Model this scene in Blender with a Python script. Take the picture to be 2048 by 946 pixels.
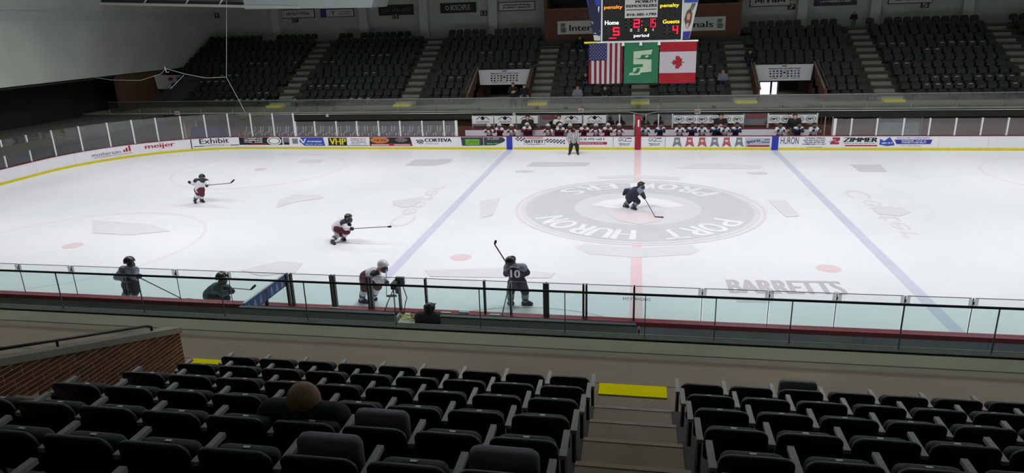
import bpy, math, random
import numpy as np
from mathutils import Matrix, Vector

for o in list(bpy.data.objects):
    bpy.data.objects.remove(o, do_unlink=True)
SC = bpy.context.scene
COL = SC.collection
RND = random.Random(7)

# ------------------------------------------------------------------ camera
FPX = 1380.56
CAM = np.array([-0.1023, -27.7726, 7.4722])
YAW, PIT, ROLL = 0.183094, 0.303777, -0.0309968
FW = np.array([-math.sin(YAW) * math.cos(PIT), math.cos(YAW) * math.cos(PIT), -math.sin(PIT)])
_rt = np.array([math.cos(YAW), math.sin(YAW), 0.0])
_up = np.cross(_rt, FW)
RT = _rt * math.cos(ROLL) + _up * math.sin(ROLL)
UP = -_rt * math.sin(ROLL) + _up * math.cos(ROLL)
cd = bpy.data.cameras.new('camera')
cd.sensor_fit = 'HORIZONTAL'; cd.sensor_width = 36.0
cd.lens = FPX / 2048 * 36.0
cd.clip_end = 300
cam = bpy.data.objects.new('camera', cd); COL.objects.link(cam)
cam.matrix_world = Matrix(((RT[0], UP[0], -FW[0], CAM[0]), (RT[1], UP[1], -FW[1], CAM[1]), (RT[2], UP[2], -FW[2], CAM[2]), (0, 0, 0, 1)))
SC.camera = cam

# ------------------------------------------------------------------ world, view
w = bpy.data.worlds.new('arena_world'); SC.world = w; w.use_nodes = True
w.node_tree.nodes['Background'].inputs[0].default_value = (0.8, 0.9, 1.0, 1)
w.node_tree.nodes['Background'].inputs[1].default_value = 0.004
SC.view_settings.view_transform = 'Standard'; SC.view_settings.look = 'None'
SC.view_settings.gamma = 1.0; SC.view_settings.use_curve_mapping = False
SC.view_settings.exposure = 0.0
SC.cycles.use_denoising = True
SC.cycles.max_bounces = 8
SC.cycles.transparent_max_bounces = 24

# lamps over the ice: two rows of high-bay fixtures hung from the roof, shielded so they mostly light the ice
LAMP_W = 470.0
LAMP_SPOTS = [(x, y) for y in (-6.3, 6.3) for x in (-27, -16.5, -5.5, 5.5, 16.5, 27)]
LAMP_Z = 11.2
for x, y in LAMP_SPOTS:
    ld = bpy.data.lights.new('high_bay_light', 'AREA')
    ld.shape = 'RECTANGLE'; ld.size = 5.0; ld.size_y = 1.4; ld.energy = LAMP_W; ld.color = (0.985, 0.985, 1.0)
    ld.spread = math.radians(152)
    lo = bpy.data.objects.new('high_bay_light', ld); COL.objects.link(lo); lo.location = (x, y, LAMP_Z)

# ------------------------------------------------------------------ helpers
def proj(p):
    d = np.asarray(p, float) - CAM
    z = d @ FW
    return 1024 + FPX * (d @ RT) / z, 473 - FPX * (d @ UP) / z
def ray(u, v):
    return FW + RT * (u - 1024) / FPX - UP * (v - 473) / FPX
def atY(u, v, Y):
    d = ray(u, v); return CAM + d * (Y - CAM[1]) / d[1]
def atX(u, v, X):
    d = ray(u, v); return CAM + d * (X - CAM[0]) / d[0]
def atZ(u, v, Z=0.0):
    d = ray(u, v); return CAM + d * (Z - CAM[2]) / d[2]

MATS = {}
def srgb(c):
    return tuple((x / 255 / 12.92 if x / 255 <= 0.04045 else ((x / 255 + 0.055) / 1.055) ** 2.4) for x in c)
def mat(name, rgb, rough=0.6, metal=0.0, var=0.12, scale=6.0, emit=0.0, spec=0.5, bump=0.0):
    if name in MATS: return MATS[name]
    m = bpy.data.materials.new(name); m.use_nodes = True
    nt = m.node_tree; b = nt.nodes['Principled BSDF']
    c = srgb(rgb)
    b.inputs['Roughness'].default_value = rough; b.inputs['Metallic'].default_value = metal
    b.inputs['Specular IOR Level'].default_value = spec
    tc = nt.nodes.new('ShaderNodeTexCoord'); no = nt.nodes.new('ShaderNodeTexNoise'); cr = nt.nodes.new('ShaderNodeValToRGB')
    no.inputs['Scale'].default_value = scale; no.inputs['Detail'].default_value = 4
    cr.color_ramp.elements[0].position = 0.3; cr.color_ramp.elements[1].position = 0.7
    cr.color_ramp.elements[0].color = tuple(x * (1 - var) for x in c) + (1,)
    cr.color_ramp.elements[1].color = tuple(min(1, x * (1 + var)) for x in c) + (1,)
    nt.links.new(tc.outputs['Object'], no.inputs['Vector']); nt.links.new(no.outputs['Fac'], cr.inputs['Fac'])
    nt.links.new(cr.outputs['Color'], b.inputs['Base Color'])
    if bump:
        bp = nt.nodes.new('ShaderNodeBump'); bp.inputs['Strength'].default_value = bump
        nt.links.new(no.outputs['Fac'], bp.inputs['Height']); nt.links.new(bp.outputs['Normal'], b.inputs['Normal'])
    if emit:
        b.inputs['Emission Color'].default_value = c + (1,); b.inputs['Emission Strength'].default_value = emit
    MATS[name] = m; return m
def glass(name, tint, gloss=0.06, rough=0.02, haze=0.0, hazecol=(0.5, 0.5, 0.5)):
    m = bpy.data.materials.new(name); m.use_nodes = True; nt = m.node_tree
    nt.nodes.remove(nt.nodes['Principled BSDF']); out = nt.nodes['Material Output']
    t = nt.nodes.new('ShaderNodeBsdfTransparent'); t.inputs[0].default_value = tuple(tint) + (1,)
    g = nt.nodes.new('ShaderNodeBsdfGlossy'); g.inputs['Roughness'].default_value = rough
    mx = nt.nodes.new('ShaderNodeMixShader'); mx.inputs[0].default_value = gloss
    nt.links.new(t.outputs[0], mx.inputs[1]); nt.links.new(g.outputs[0], mx.inputs[2])
    last = mx
    if haze:
        d = nt.nodes.new('ShaderNodeBsdfDiffuse'); d.inputs[0].default_value = tuple(hazecol) + (1,)
        m2 = nt.nodes.new('ShaderNodeMixShader'); m2.inputs[0].default_value = haze
        no = nt.nodes.new('ShaderNodeTexNoise'); no.inputs['Scale'].default_value = 1.5
        mt = nt.nodes.new('ShaderNodeMath'); mt.operation = 'MULTIPLY'; mt.inputs[1].default_value = haze * 2
        nt.links.new(no.outputs['Fac'], mt.inputs[0]); nt.links.new(mt.outputs[0], m2.inputs[0])
        nt.links.new(mx.outputs[0], m2.inputs[1]); nt.links.new(d.outputs[0], m2.inputs[2]); last = m2
    nt.links.new(last.outputs[0], out.inputs[0]); MATS[name] = m; return m

def tag(o, label=None, cat=None, group=None, kind=None):
    if label: o['label'] = label
    if cat: o['category'] = cat
    if group: o['group'] = group
    if kind: o['kind'] = kind
    return o
def empty(name, loc=(0, 0, 0), label=None, cat=None, group=None, kind=None, parent=None):
    o = bpy.data.objects.new(name, None); COL.objects.link(o); o.location = tuple(float(v) for v in loc); o.empty_display_size = 0.1
    if parent: o.parent = parent
    return tag(o, label, cat, group, kind)
def origin_of(o):
    p = Vector((0, 0, 0))
    while o is not None:
        p = p + o.location; o = o.parent
    return p
def mk(name, verts, faces, m, parent=None, smooth=False, mi=None, local=False):
    me = bpy.data.meshes.new(name)
    v = np.asarray(verts, float).reshape(-1, 3)
    base = np.zeros(3)
    loc = np.zeros(3)
    if not local:
        if parent is not None:
            base = np.array(origin_of(parent))
        else:
            loc = np.array([v[:, 0].mean(), v[:, 1].mean(), v[:, 2].min()]); base = loc
    me.from_pydata((v - base).tolist(), [], [list(map(int, f)) for f in faces])
    ms = m if isinstance(m, (list, tuple)) else [m]
    for x in ms: me.materials.append(x)
    if mi is not None: me.polygons.foreach_set('material_index', mi)
    if smooth: me.polygons.foreach_set('use_smooth', [True] * len(me.polygons))
    me.update()
    o = bpy.data.objects.new(name, me); COL.objects.link(o)
    o.location = tuple(loc)
    if parent is not None: o.parent = parent
    return o
class MB:
    def __init__(s): s.v = []; s.f = []; s.mi = []
    def add(s, vs, fs, mi=0):
        n = len(s.v); s.v += [tuple(map(float, p)) for p in vs]; s.f += [tuple(i + n for i in f) for f in fs]; s.mi += [mi] * len(fs); return s
    def box(s, x0, x1, y0, y1, z0, z1, mi=0):
        vs = [(x, y, z) for z in (z0, z1) for y in (y0, y1) for x in (x0, x1)]
        return s.add(vs, [(0, 2, 3, 1), (4, 5, 7, 6), (0, 1, 5, 4), (2, 6, 7, 3), (0, 4, 6, 2), (1, 3, 7, 5)], mi)
    def hexa(s, p, mi=0):       # 8 points: bottom loop 4, top loop 4
        return s.add(p, [(3, 2, 1, 0), (4, 5, 6, 7), (0, 1, 5, 4), (1, 2, 6, 5), (2, 3, 7, 6), (3, 0, 4, 7)], mi)
    def tube(s, pts, r, n=8, mi=0, cap=True):
        pts = [np.asarray(p, float) for p in pts]; rs = r if isinstance(r, (list, tuple)) else [r] * len(pts)
        rings = []; k0 = len(s.v); vs = []; ref = None
        for i, p in enumerate(pts):
            t = pts[min(i + 1, len(pts) - 1)] - pts[max(i - 1, 0)]; t = t / (np.linalg.norm(t) + 1e-9)
            a = np.array([0, 0, 1.0]) if abs(t[2]) < 0.9 else np.array([1.0, 0, 0])
            if ref is not None: a = ref
            x = np.cross(t, a); x /= np.linalg.norm(x) + 1e-9; y = np.cross(x, t); ref = y
            for j in range(n):
                an = 2 * math.pi * j / n; vs.append(p + rs[i] * (math.cos(an) * x + math.sin(an) * y))
        fs = []
        for i in range(len(pts) - 1):
            for j in range(n):
                a, b = i * n + j, i * n + (j + 1) % n; fs.append((a, a + n, b + n, b))
        if cap:
            fs.append(tuple(range(n))); fs.append(tuple(range((len(pts) - 1) * n + n - 1, (len(pts) - 1) * n - 1, -1)))
        return s.add(vs, fs, mi)
    def prism(s, poly, off, mi=0):   # polygon points (3d) extruded by vector off
        n = len(poly); a = [np.asarray(p, float) for p in poly]; b = [p + np.asarray(off, float) for p in a]
        return s.add(a + b, [tuple(range(n - 1, -1, -1)), tuple(range(n, 2 * n))] + [(i, (i + 1) % n, (i + 1) % n + n, i + n) for i in range(n)], mi)
    def build(s, name, m, parent=None, smooth=False, local=False):
        return mk(name, s.v, s.f, m, parent, smooth, s.mi if isinstance(m, (list, tuple)) else None, local)
def ordn(n):
    W = ['zeroth', 'first', 'second', 'third', 'fourth', 'fifth', 'sixth', 'seventh', 'eighth', 'ninth', 'tenth', 'eleventh', 'twelfth']
    if n < len(W): return W[n]
    return str(n) + ('th' if 10 <= n % 100 <= 20 else {1: 'st', 2: 'nd', 3: 'rd'}.get(n % 10, 'th'))

_TX = {}
def text_geo(s):
    if s not in _TX:
        c = bpy.data.curves.new('t', 'FONT'); c.body = s; c.resolution_u = 3
        o = bpy.data.objects.new('t', c)
        me = bpy.data.meshes.new_from_object(o)
        v = np.array([tuple(x.co) for x in me.vertices]) if len(me.vertices) else np.zeros((0, 3))
        f = [tuple(p.vertices) for p in me.polygons]
        bpy.data.objects.remove(o); bpy.data.curves.remove(c); bpy.data.meshes.remove(me)
        if len(v):
            v = v[:, :2]; v = (v - v.min(0)) / (v.max(0) - v.min(0) + 1e-9)
        _TX[s] = (v, f)
    return _TX[s]
def lettering(s, fn, x0, x1, z0, z1, m, parent, name='lettering', slant=0.0, bold=0.0):
    """text fitted to the rectangle x0..x1, z0..z1 of the surface fn(x, z) -> point"""
    v, f = text_geo(s); mb = MB()
    for q, dx in enumerate([0.0] if not bold else [-bold, 0.0, bold]):
        mb.add([np.asarray(fn(x0 + (a + slant * (b - 0.5)) * (x1 - x0) + dx, z0 + b * (z1 - z0)), float) + np.array([0, -.0012 * q, .0012 * q]) for a, b in v], f)
    return mb.build(name, m, parent)
def rects(fn, L, m, parent, name='print', n=1):
    """flat print: rectangles (x0,x1,z0,z1), split along x so they follow a curve"""
    mb = MB()
    for r in L:
        x0, x1, z0, z1 = r[:4]; k = r[4] if len(r) > 4 else n; sl = r[5] if len(r) > 5 else 0
        for i in range(k):
            a = x0 + (x1 - x0) * i / k; b = x0 + (x1 - x0) * (i + 1) / k
            mb.add([fn(a - sl, z0), fn(b - sl, z0), fn(b + sl, z1), fn(a + sl, z1)], [(0, 1, 2, 3)])
    o = mb.build(name, m, parent)
    if len(L) > 1: o['kind'] = 'stuff'
    return o
def poly(fn, P, m, parent, name='print'):
    return mk(name, [fn(*p) for p in P], [tuple(range(len(P)))], m, parent)
def ell(fn, cx, cz, rx, rz, m, parent, name='print', n=20, hole=0.0):
    if not hole: return poly(fn, [(cx + rx * math.cos(2 * math.pi * i / n), cz + rz * math.sin(2 * math.pi * i / n)) for i in range(n)], m, parent, name)
    vs = [fn(cx + k * rx * math.cos(2 * math.pi * i / n), cz + k * rz * math.sin(2 * math.pi * i / n)) for k in (1, hole) for i in range(n)]
    return mk(name, vs, [(i, (i + 1) % n, (i + 1) % n + n, i + n) for i in range(n)], m, parent)
def greek(fn, x0, x1, z0, z1, lines, m, parent, seed=0, fill=0.6):
    """lines of print too small to read: word-shaped strokes"""
    r = random.Random(seed); mb = MB(); lh = (z1 - z0) / lines
    for i in range(lines):
        zt = z1 - i * lh - lh * (1 - fill) / 2; zb = zt - lh * fill
        ind = r.uniform(0, 0.1) * (x1 - x0); x = x0 + ind; xe = x1 - ind
        ch = lh * fill * 0.75
        while x < xe:
            if r.random() < 0.17: x += ch * 0.7; continue
            wd = ch * r.uniform(0.5, 0.95); a = zb + (0.0 if r.random() < .7 else 0.25 * lh * fill); b = zt - (0 if r.random() < .6 else .25 * lh * fill)
            mb.add([fn(x, a), fn(min(x + wd, xe), a), fn(min(x + wd, xe), b), fn(x, b)], [(0, 1, 2, 3)]); x += wd + ch * 0.25
    o = mb.build('small_print', m, parent); o['kind'] = 'stuff'; return o

# ---- signed-distance bodies -> one continuous mesh
def sdf_mesh(name, prims, mats, h=0.025, k=0.035, cut=None):
    A = np.array([p[0] for p in prims], np.float32); B = np.array([p[1] for p in prims], np.float32)
    R = np.array([[p[2], p[3]] for p in prims], np.float32)
    lo = np.minimum((A - R[:, :1]).min(0), (B - R[:, 1:]).min(0)) - 2.5 * h
    hi = np.maximum((A + R[:, :1]).max(0), (B + R[:, 1:]).max(0)) + 2.5 * h
    n = np.ceil((hi - lo) / h).astype(int) + 1
    g = [lo[i] + h * np.arange(n[i], dtype=np.float32) for i in range(3)]
    def dist(P, i):
        ba = B[i] - A[i]; L = float(ba @ ba) + 1e-9; pa = P - A[i]
        t = np.clip((pa @ ba) / L, 0, 1)
        return np.sqrt(((pa - t[..., None] * ba) ** 2).sum(-1)) - (R[i, 0] + (R[i, 1] - R[i, 0]) * t)
    f = np.full(n, 9.0, np.float32)
    for i in range(len(prims)):
        r = R[i].max() + k + 2 * h
        a = np.maximum(((np.minimum(A[i], B[i]) - r - lo) / h).astype(int), 0); b = np.minimum(((np.maximum(A[i], B[i]) + r - lo) / h).astype(int) + 2, n)
        P = np.stack(np.meshgrid(g[0][a[0]:b[0]], g[1][a[1]:b[1]], g[2][a[2]:b[2]], indexing='ij'), -1)
        d = dist(P, i); s = f[a[0]:b[0], a[1]:b[1], a[2]:b[2]]
        hh = np.clip(0.5 + 0.5 * (s - d) / k, 0, 1)
        f[a[0]:b[0], a[1]:b[1], a[2]:b[2]] = np.where(s > 8, d, s * (1 - hh) + d * hh - k * hh * (1 - hh))
    if cut is not None:
        P = np.stack(np.meshgrid(*g, indexing='ij'), -1)
        for (c, nn) in cut:
            f = np.maximum(f, (P - np.asarray(c, np.float32)) @ np.asarray(nn, np.float32))
    ins = f < 0
    c = np.zeros(np.array(f.shape) - 1, int)
    for dx in (0, 1):
        for dy in (0, 1):
            for dz in (0, 1): c += ins[dx:dx + c.shape[0], dy:dy + c.shape[1], dz:dz + c.shape[2]]
    mix = (c > 0) & (c < 8); ids = -np.ones(c.shape, int); I = np.argwhere(mix); ids[mix] = np.arange(len(I))
    acc = np.zeros((len(I), 3)); cnt = np.zeros(len(I))
    cor = [(x, y, z) for x in (0, 1) for y in (0, 1) for z in (0, 1)]
    for p in cor:
        for ax in range(3):
            if p[ax]: continue
            q = list(p); q[ax] = 1
            fa = f[I[:, 0] + p[0], I[:, 1] + p[1], I[:, 2] + p[2]]; fb = f[I[:, 0] + q[0], I[:, 1] + q[1], I[:, 2] + q[2]]
            m = (fa < 0) != (fb < 0); t = np.where(m, fa / (fa - fb + 1e-12), 0)
            pos = np.array(p, float)[None, :].repeat(len(I), 0); pos[:, ax] += t
            acc[m] += pos[m]; cnt[m] += 1
    V = lo + h * (I + acc / cnt[:, None])
    F = []
    for ax in range(3):
        u, w_ = (ax + 1) % 3, (ax + 2) % 3
        sl0 = [slice(None)] * 3; sl1 = [slice(None)] * 3; sl0[ax] = slice(0, -1); sl1[ax] = slice(1, None)
        s0 = ins[tuple(sl0)]; s1 = ins[tuple(sl1)]
        E_ = np.argwhere(s0 != s1); E_ = E_[(E_[:, u] > 0) & (E_[:, w_] > 0) & (E_[:, u] < f.shape[u] - 1) & (E_[:, w_] < f.shape[w_] - 1)]
        def cid(du, dw):
            q = E_.copy(); q[:, u] -= du; q[:, w_] -= dw; return ids[q[:, 0], q[:, 1], q[:, 2]]
        a, b, cc, d = cid(1, 1), cid(0, 1), cid(0, 0), cid(1, 0)
        flip = ins[E_[:, 0], E_[:, 1], E_[:, 2]]
        F.append(np.where(flip[:, None], np.stack([a, b, cc, d], 1), np.stack([d, cc, b, a], 1)))
    F = np.concatenate(F); F = F[(F >= 0).all(1)]
    ctr = V[F].mean(1).astype(np.float32)
    D = np.stack([dist(ctr, i) for i in range(len(prims))], 1)
    mi = np.array([p[4] for p in prims])[D.argmin(1)]
    me = bpy.data.meshes.new(name)
    me.from_pydata(V.tolist(), [], F.tolist())
    for m in mats: me.materials.append(m)
    me.polygons.foreach_set('material_index', mi.astype(np.int32)); me.polygons.foreach_set('use_smooth', np.ones(len(F), bool))
    me.update(); return me
def link(name, me, parent=None, loc=None):
    o = bpy.data.objects.new(name, me); COL.objects.link(o)
    if parent is not None: o.parent = parent
    if loc is not None: o.location = tuple(loc)
    return o
def nrm(v):
    v = np.asarray(v, float); return v / (np.linalg.norm(v) + 1e-9)

# ------------------------------------------------------------------ palette
M = {}
def pal(k, *a, **kw): M[k] = mat(k, *a, **kw); return M[k]
pal('board_white', (232, 230, 236), 0.35, var=0.03)
pal('kick_yellow', (214, 200, 30), 0.4, var=0.05)
pal('cap_red', (120, 22, 42), 0.4, var=0.08)
pal('line_blue', (40, 52, 165), 0.4, var=0.04); pal('line_red', (150, 20, 45), 0.4, var=0.05)
pal('black', (14, 14, 16), 0.45, var=0.1); pal('ink', (22, 22, 26), 0.6, var=0.05); pal('ink_grey', (110, 112, 118), 0.6, var=0.05)
pal('white', (235, 235, 235), 0.5, var=0.02); pal('off_white', (205, 206, 200), 0.6, var=0.03)
pal('red_print', (172, 24, 44), 0.5, var=0.03); pal('maroon', (92, 18, 34), 0.6, var=0.1); pal('navy', (28, 32, 66), 0.6, var=0.1)
pal('blue_print', (45, 75, 170), 0.5, var=0.03); pal('purple_blue', (50, 48, 150), 0.5, var=0.03)
pal('yellow_print', (222, 208, 40), 0.5, var=0.02); pal('slate', (48, 56, 68), 0.5, var=0.05); pal('lime', (120, 190, 40), 0.5, var=0.04)
pal('orange_print', (196, 120, 70), 0.5, var=0.1); pal('dark_green', (30, 80, 66), 0.5, var=0.04)
pal('pale_blue_grey', (176, 182, 202), 0.5, var=0.05); pal('shirt_red', (176, 84, 92), 0.6, var=0.1); pal('shirt_grey', (120, 124, 132), 0.6, var=0.1)
pal('post_white', (226, 228, 226), 0.35, metal=0.3, var=0.03); pal('post_dark', (40, 44, 44), 0.45, var=0.1)
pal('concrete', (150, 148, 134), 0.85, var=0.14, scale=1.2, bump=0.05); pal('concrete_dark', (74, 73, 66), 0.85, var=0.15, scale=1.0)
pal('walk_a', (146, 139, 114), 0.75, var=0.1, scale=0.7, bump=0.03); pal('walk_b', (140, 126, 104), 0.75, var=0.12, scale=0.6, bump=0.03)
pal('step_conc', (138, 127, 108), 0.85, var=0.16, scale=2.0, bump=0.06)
pal('step_edge', (168, 166, 158), 0.8, var=0.1)
pal('step_yellow', (255, 240, 0), 0.9, var=0.02, spec=0.05)
pal('wall_paint', (182, 188, 178), 0.8, var=0.06, scale=0.8); pal('wall_end', (204, 208, 198), 0.85, var=0.08, scale=0.4)
pal('pilaster', (196, 202, 192), 0.8, var=0.05)
pal('brick_far', (112, 74, 58), 0.85, var=0.2, scale=8); pal('brick_red', (112, 66, 46), 0.85, var=0.2, scale=9, bump=0.15)
pal('brick_red_b', (92, 54, 40), 0.85, var=0.2, scale=9, bump=0.15); pal('mortar', (214, 184, 146), 0.95, var=0.1, scale=20)
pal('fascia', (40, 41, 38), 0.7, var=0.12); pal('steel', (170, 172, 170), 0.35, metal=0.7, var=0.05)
pal('seat_shell', (26, 27, 26), 0.42, var=0.12, scale=14); pal('seat_fabric', (70, 72, 72), 0.8, var=0.14, scale=30)
pal('seat_light', (104, 107, 107), 0.6, var=0.1, scale=20); pal('seat_arm', (158, 160, 155), 0.5, var=0.1, scale=18); pal('seat_iron', (22, 22, 22), 0.5, var=0.1)
pal('seat_far', (32, 33, 32), 0.5, var=0.15, scale=3)
pal('chair_slate', (56, 63, 72), 0.5, var=0.1, scale=8); pal('box_wall', (196, 199, 204), 0.6, var=0.1, scale=2)
pal('skin', (206, 150, 124), 0.55, var=0.06, scale=20); pal('jacket_black', (20, 20, 23), 0.8, var=0.25, scale=12); pal('hair_brown', (150, 124, 92), 0.7, var=0.3, scale=40)
pal('jersey_white', (226, 224, 230), 0.7, var=0.04, scale=10); pal('jersey_grey', (128, 136, 150), 0.7, var=0.08, scale=10); pal('jersey_dark', (34, 38, 58), 0.7, var=0.15, scale=10)
pal('jersey_teal', (66, 84, 88), 0.7, var=0.1, scale=10); pal('pants_red', (88, 24, 40), 0.7, var=0.12, scale=10); pal('pants_dark', (26, 28, 40), 0.7, var=0.15, scale=10)
pal('sock_dark', (92, 94, 102), 0.8, var=0.1); pal('glove_dark', (26, 26, 36), 0.6, var=0.15); pal('helmet_black', (24, 24, 28), 0.3, var=0.05); pal('helmet_white', (220, 218, 224), 0.3, var=0.03)
pal('cage', (72, 74, 80), 0.4, metal=0.5, var=0.1); pal('stick_grey', (96, 98, 104), 0.5, var=0.1); pal('stick_black', (18, 18, 20), 0.5, var=0.1)
pal('blade_steel', (210, 214, 220), 0.25, metal=0.6, var=0.03)
pal('trousers_grey', (96, 94, 90), 0.8, var=0.1)
pal('rope', (196, 198, 190), 0.7, var=0.08); pal('ceiling_pale', (196, 204, 202), 0.7, var=0.04, scale=0.6); pal('ceiling_dark', (70, 74, 72), 0.85, var=0.08, scale=0.5)
GL_FAR = glass('glass_far', (0.84, 0.86, 0.86), 0.085, 0.03)
GL_NEAR = glass('glass_near', (0.955, 0.975, 0.972), 0.03, 0.01)
GL_GUARD = glass('glass_guard', (0.875, 0.945, 0.935), 0.03, 0.01)
GL_GUARD_FAR = glass('glass_guard_far', (0.78, 0.81, 0.78), 0.07, 0.08, 0.03, (0.45, 0.47, 0.44))
def glow(name, rgb, s): return mat(name, rgb, 0.5, var=0.0, emit=s)

# ------------------------------------------------------------------ rink outline
HL, XC, RC, LX = 12.95, 24.8, 8.0, 32.8       # half width, tangent x, corner radius, half length
ARC = RC * math.pi / 2
def rim(s, off=0.0, z=0.0):
    """far/left boards by running length s (s = x on the straight far side); off outward"""
    if s >= -XC: return np.array([s, HL + off, z])
    t = -XC - s
    if t <= ARC:
        a = t / RC; c = np.array([-XC, HL - RC]); r = RC + off
        return np.array([c[0] - r * math.sin(a), c[1] + r * math.cos(a), z])
    t -= ARC
    if t <= 2 * (HL - RC): return np.array([-LX - off, HL - RC - t, z])
    t -= 2 * (HL - RC); a = min(t / RC, math.pi / 2); r = RC + off
    return np.array([-XC - r * math.cos(a), -(HL - RC) - r * math.sin(a), z])
def s_of(u, z=0.4, lo=-36.5, hi=24.0):
    for _ in range(50):
        m_ = (lo + hi) / 2
        if proj(rim(m_, 0, z))[0] < u: lo = m_
        else: hi = m_
    return (lo + hi) / 2
BT = 0.82          # board height
GT_END, GT_SIDE = 2.28, 1.76

# ------------------------------------------------------------------ ice
ICE = bpy.data.materials.new('ice'); ICE.use_nodes = True
nt = ICE.node_tree; b = nt.nodes['Principled BSDF']
tc = nt.nodes.new('ShaderNodeTexCoord'); n1 = nt.nodes.new('ShaderNodeTexNoise'); cr = nt.nodes.new('ShaderNodeValToRGB')
n1.inputs['Scale'].default_value = 0.22; n1.inputs['Detail'].default_value = 6
cr.color_ramp.elements[0].position = 0.3; cr.color_ramp.elements[1].position = 0.65
cr.color_ramp.elements[0].color = (0.80, 0.81, 0.835, 1); cr.color_ramp.elements[1].color = (0.87, 0.875, 0.895, 1)
nt.links.new(tc.outputs['Object'], n1.inputs['Vector']); nt.links.new(n1.outputs['Fac'], cr.inputs['Fac']); nt.links.new(cr.outputs['Color'], b.inputs['Base Color'])
n2 = nt.nodes.new('ShaderNodeTexNoise'); n2.inputs['Scale'].default_value = 3.0; n2.inputs['Detail'].default_value = 8
mr = nt.nodes.new('ShaderNodeMapRange'); mr.inputs['To Min'].default_value = 0.28; mr.inputs['To Max'].default_value = 0.48
nt.links.new(tc.outputs['Object'], n2.inputs['Vector']); nt.links.new(n2.outputs['Fac'], mr.inputs['Value']); nt.links.new(mr.outputs[0], b.inputs['Roughness'])
b.inputs['Specular IOR Level'].default_value = 0.3
def ring_pts():
    P = []
    for sx, sy, a0 in ((1, 1, 0), (-1, 1, 90), (-1, -1, 180), (1, -1, 270)):
        for i in range(13):
            a = math.radians(a0 + 90 * i / 12)
            P.append((sx * XC + RC * math.cos(a), sy * (HL - RC) + RC * math.sin(a)))
    return P
RP = ring_pts()
ice = MB().prism([(x, y, -0.03) for x, y in RP], (0, 0, 0.03)).build('floor_ice', ICE)
tag(ice, 'white skating ice sheet with faded painted lines', 'ice', kind='structure')
fl = MB().box(-44, 40, -34, 33, -0.3, -0.035).build('floor', M['concrete_dark']); tag(fl, 'dark concrete arena floor around the ice', 'floor', kind='structure')

def icep(name, rgb): return mat(name, rgb, 0.4, var=0.03, scale=1.0, spec=0.3)
I_RED = icep('ice_red', (238, 210, 214)); I_BLUE = icep('ice_blue', (208, 210, 226)); I_GREY = icep('ice_grey', (225, 224, 228))
I_GREY2 = icep('ice_grey_dark', (212, 210, 214)); I_MARK = icep('ice_mark', (196, 192, 196)); I_WHITE = icep('ice_white', (242, 242, 245)); I_PINK = icep('ice_pink', (232, 221, 225)); I_DOT = icep('ice_dot', (231, 208, 211))
I_FAINT = icep('ice_faint', (230, 229, 232))
def onice(z): return lambda x, y: (x, y, z)
L1, L2, L3 = onice(0.003), onice(0.006), onice(0.009)
rects(L1, [(-0.17, 0.17, -HL, HL)], I_RED, ice, 'center_line')
rects(L1, [(-7.79, -7.45, -HL, HL)], I_BLUE, ice, 'blue_line'); rects(L1, [(7.45, 7.79, -HL, HL)], I_BLUE, ice, 'blue_line')
for sx in (-1, 1):
    ell(L1, sx * 5.74, -6.75, .36, .34, I_DOT, ice, 'faceoff_dot'); ell(L1, sx * 5.74, 6.75, .5, .32, I_GREY2, ice, 'faceoff_dot')
    for sy in (-1, 1):
        ell(L1, sx * 20.5, sy * 6.75, 4.6, 4.6, I_FAINT, ice, 'faceoff_circle', 48, 0.972); ell(L1, sx * 20.5, sy * 6.75, .36, .36, I_DOT, ice, 'faceoff_dot')
# centre logo: grey ring with white lettering, read from the far side
ell(L2, 0, 0, 5.0, 5.0, I_PINK, ice, 'center_logo', 64, 0.975); ell(L2, 0, 0, 4.78, 4.78, I_GREY, ice, 'center_logo', 64)
ell(L3, 0, 0, 4.55, 4.55, I_GREY2, ice, 'center_logo', 64, 0.56)
def arc_text(s, a0, a1, r0, r1, top):
    n = len(s); fnz = 0.012
    for i, ch in enumerate(s):
        if ch == ' ': continue
        b0 = a0 + (a1 - a0) * (i + 0.08) / n; b1 = a0 + (a1 - a0) * (i + 0.92) / n
        def fn(x, y):
            a = math.radians(b0 + (b1 - b0) * x); r = r0 + (r1 - r0) * y
            return (r * math.cos(a), r * math.sin(a), fnz)
        lettering(ch, fn, 0, 1, 0, 1, I_WHITE, ice, bold=0.06)
arc_text('PORT HURON', -25, -155, 3.25, 4.4, True)
arc_text('PROWLERS', 35, 145, 4.4, 3.3, False)
poly(onice(0.012), [(-1.9, 0.2), (-1.3, 1.1), (-.5, 1.5), (.5, 1.6), (1.3, 1.25), (2.0, .3), (1.2, -.1), (.6, .35), (0, .05), (-.9, -.3)], I_WHITE, ice, 'center_logo')
poly(onice(0.012), [(-1.2, -1.0), (-.5, -.75), (.5, -.7), (1.0, -1.1), (.8, -2.0), (.1, -2.5), (-.7, -2.0)], I_PINK, ice, 'center_logo')
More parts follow.
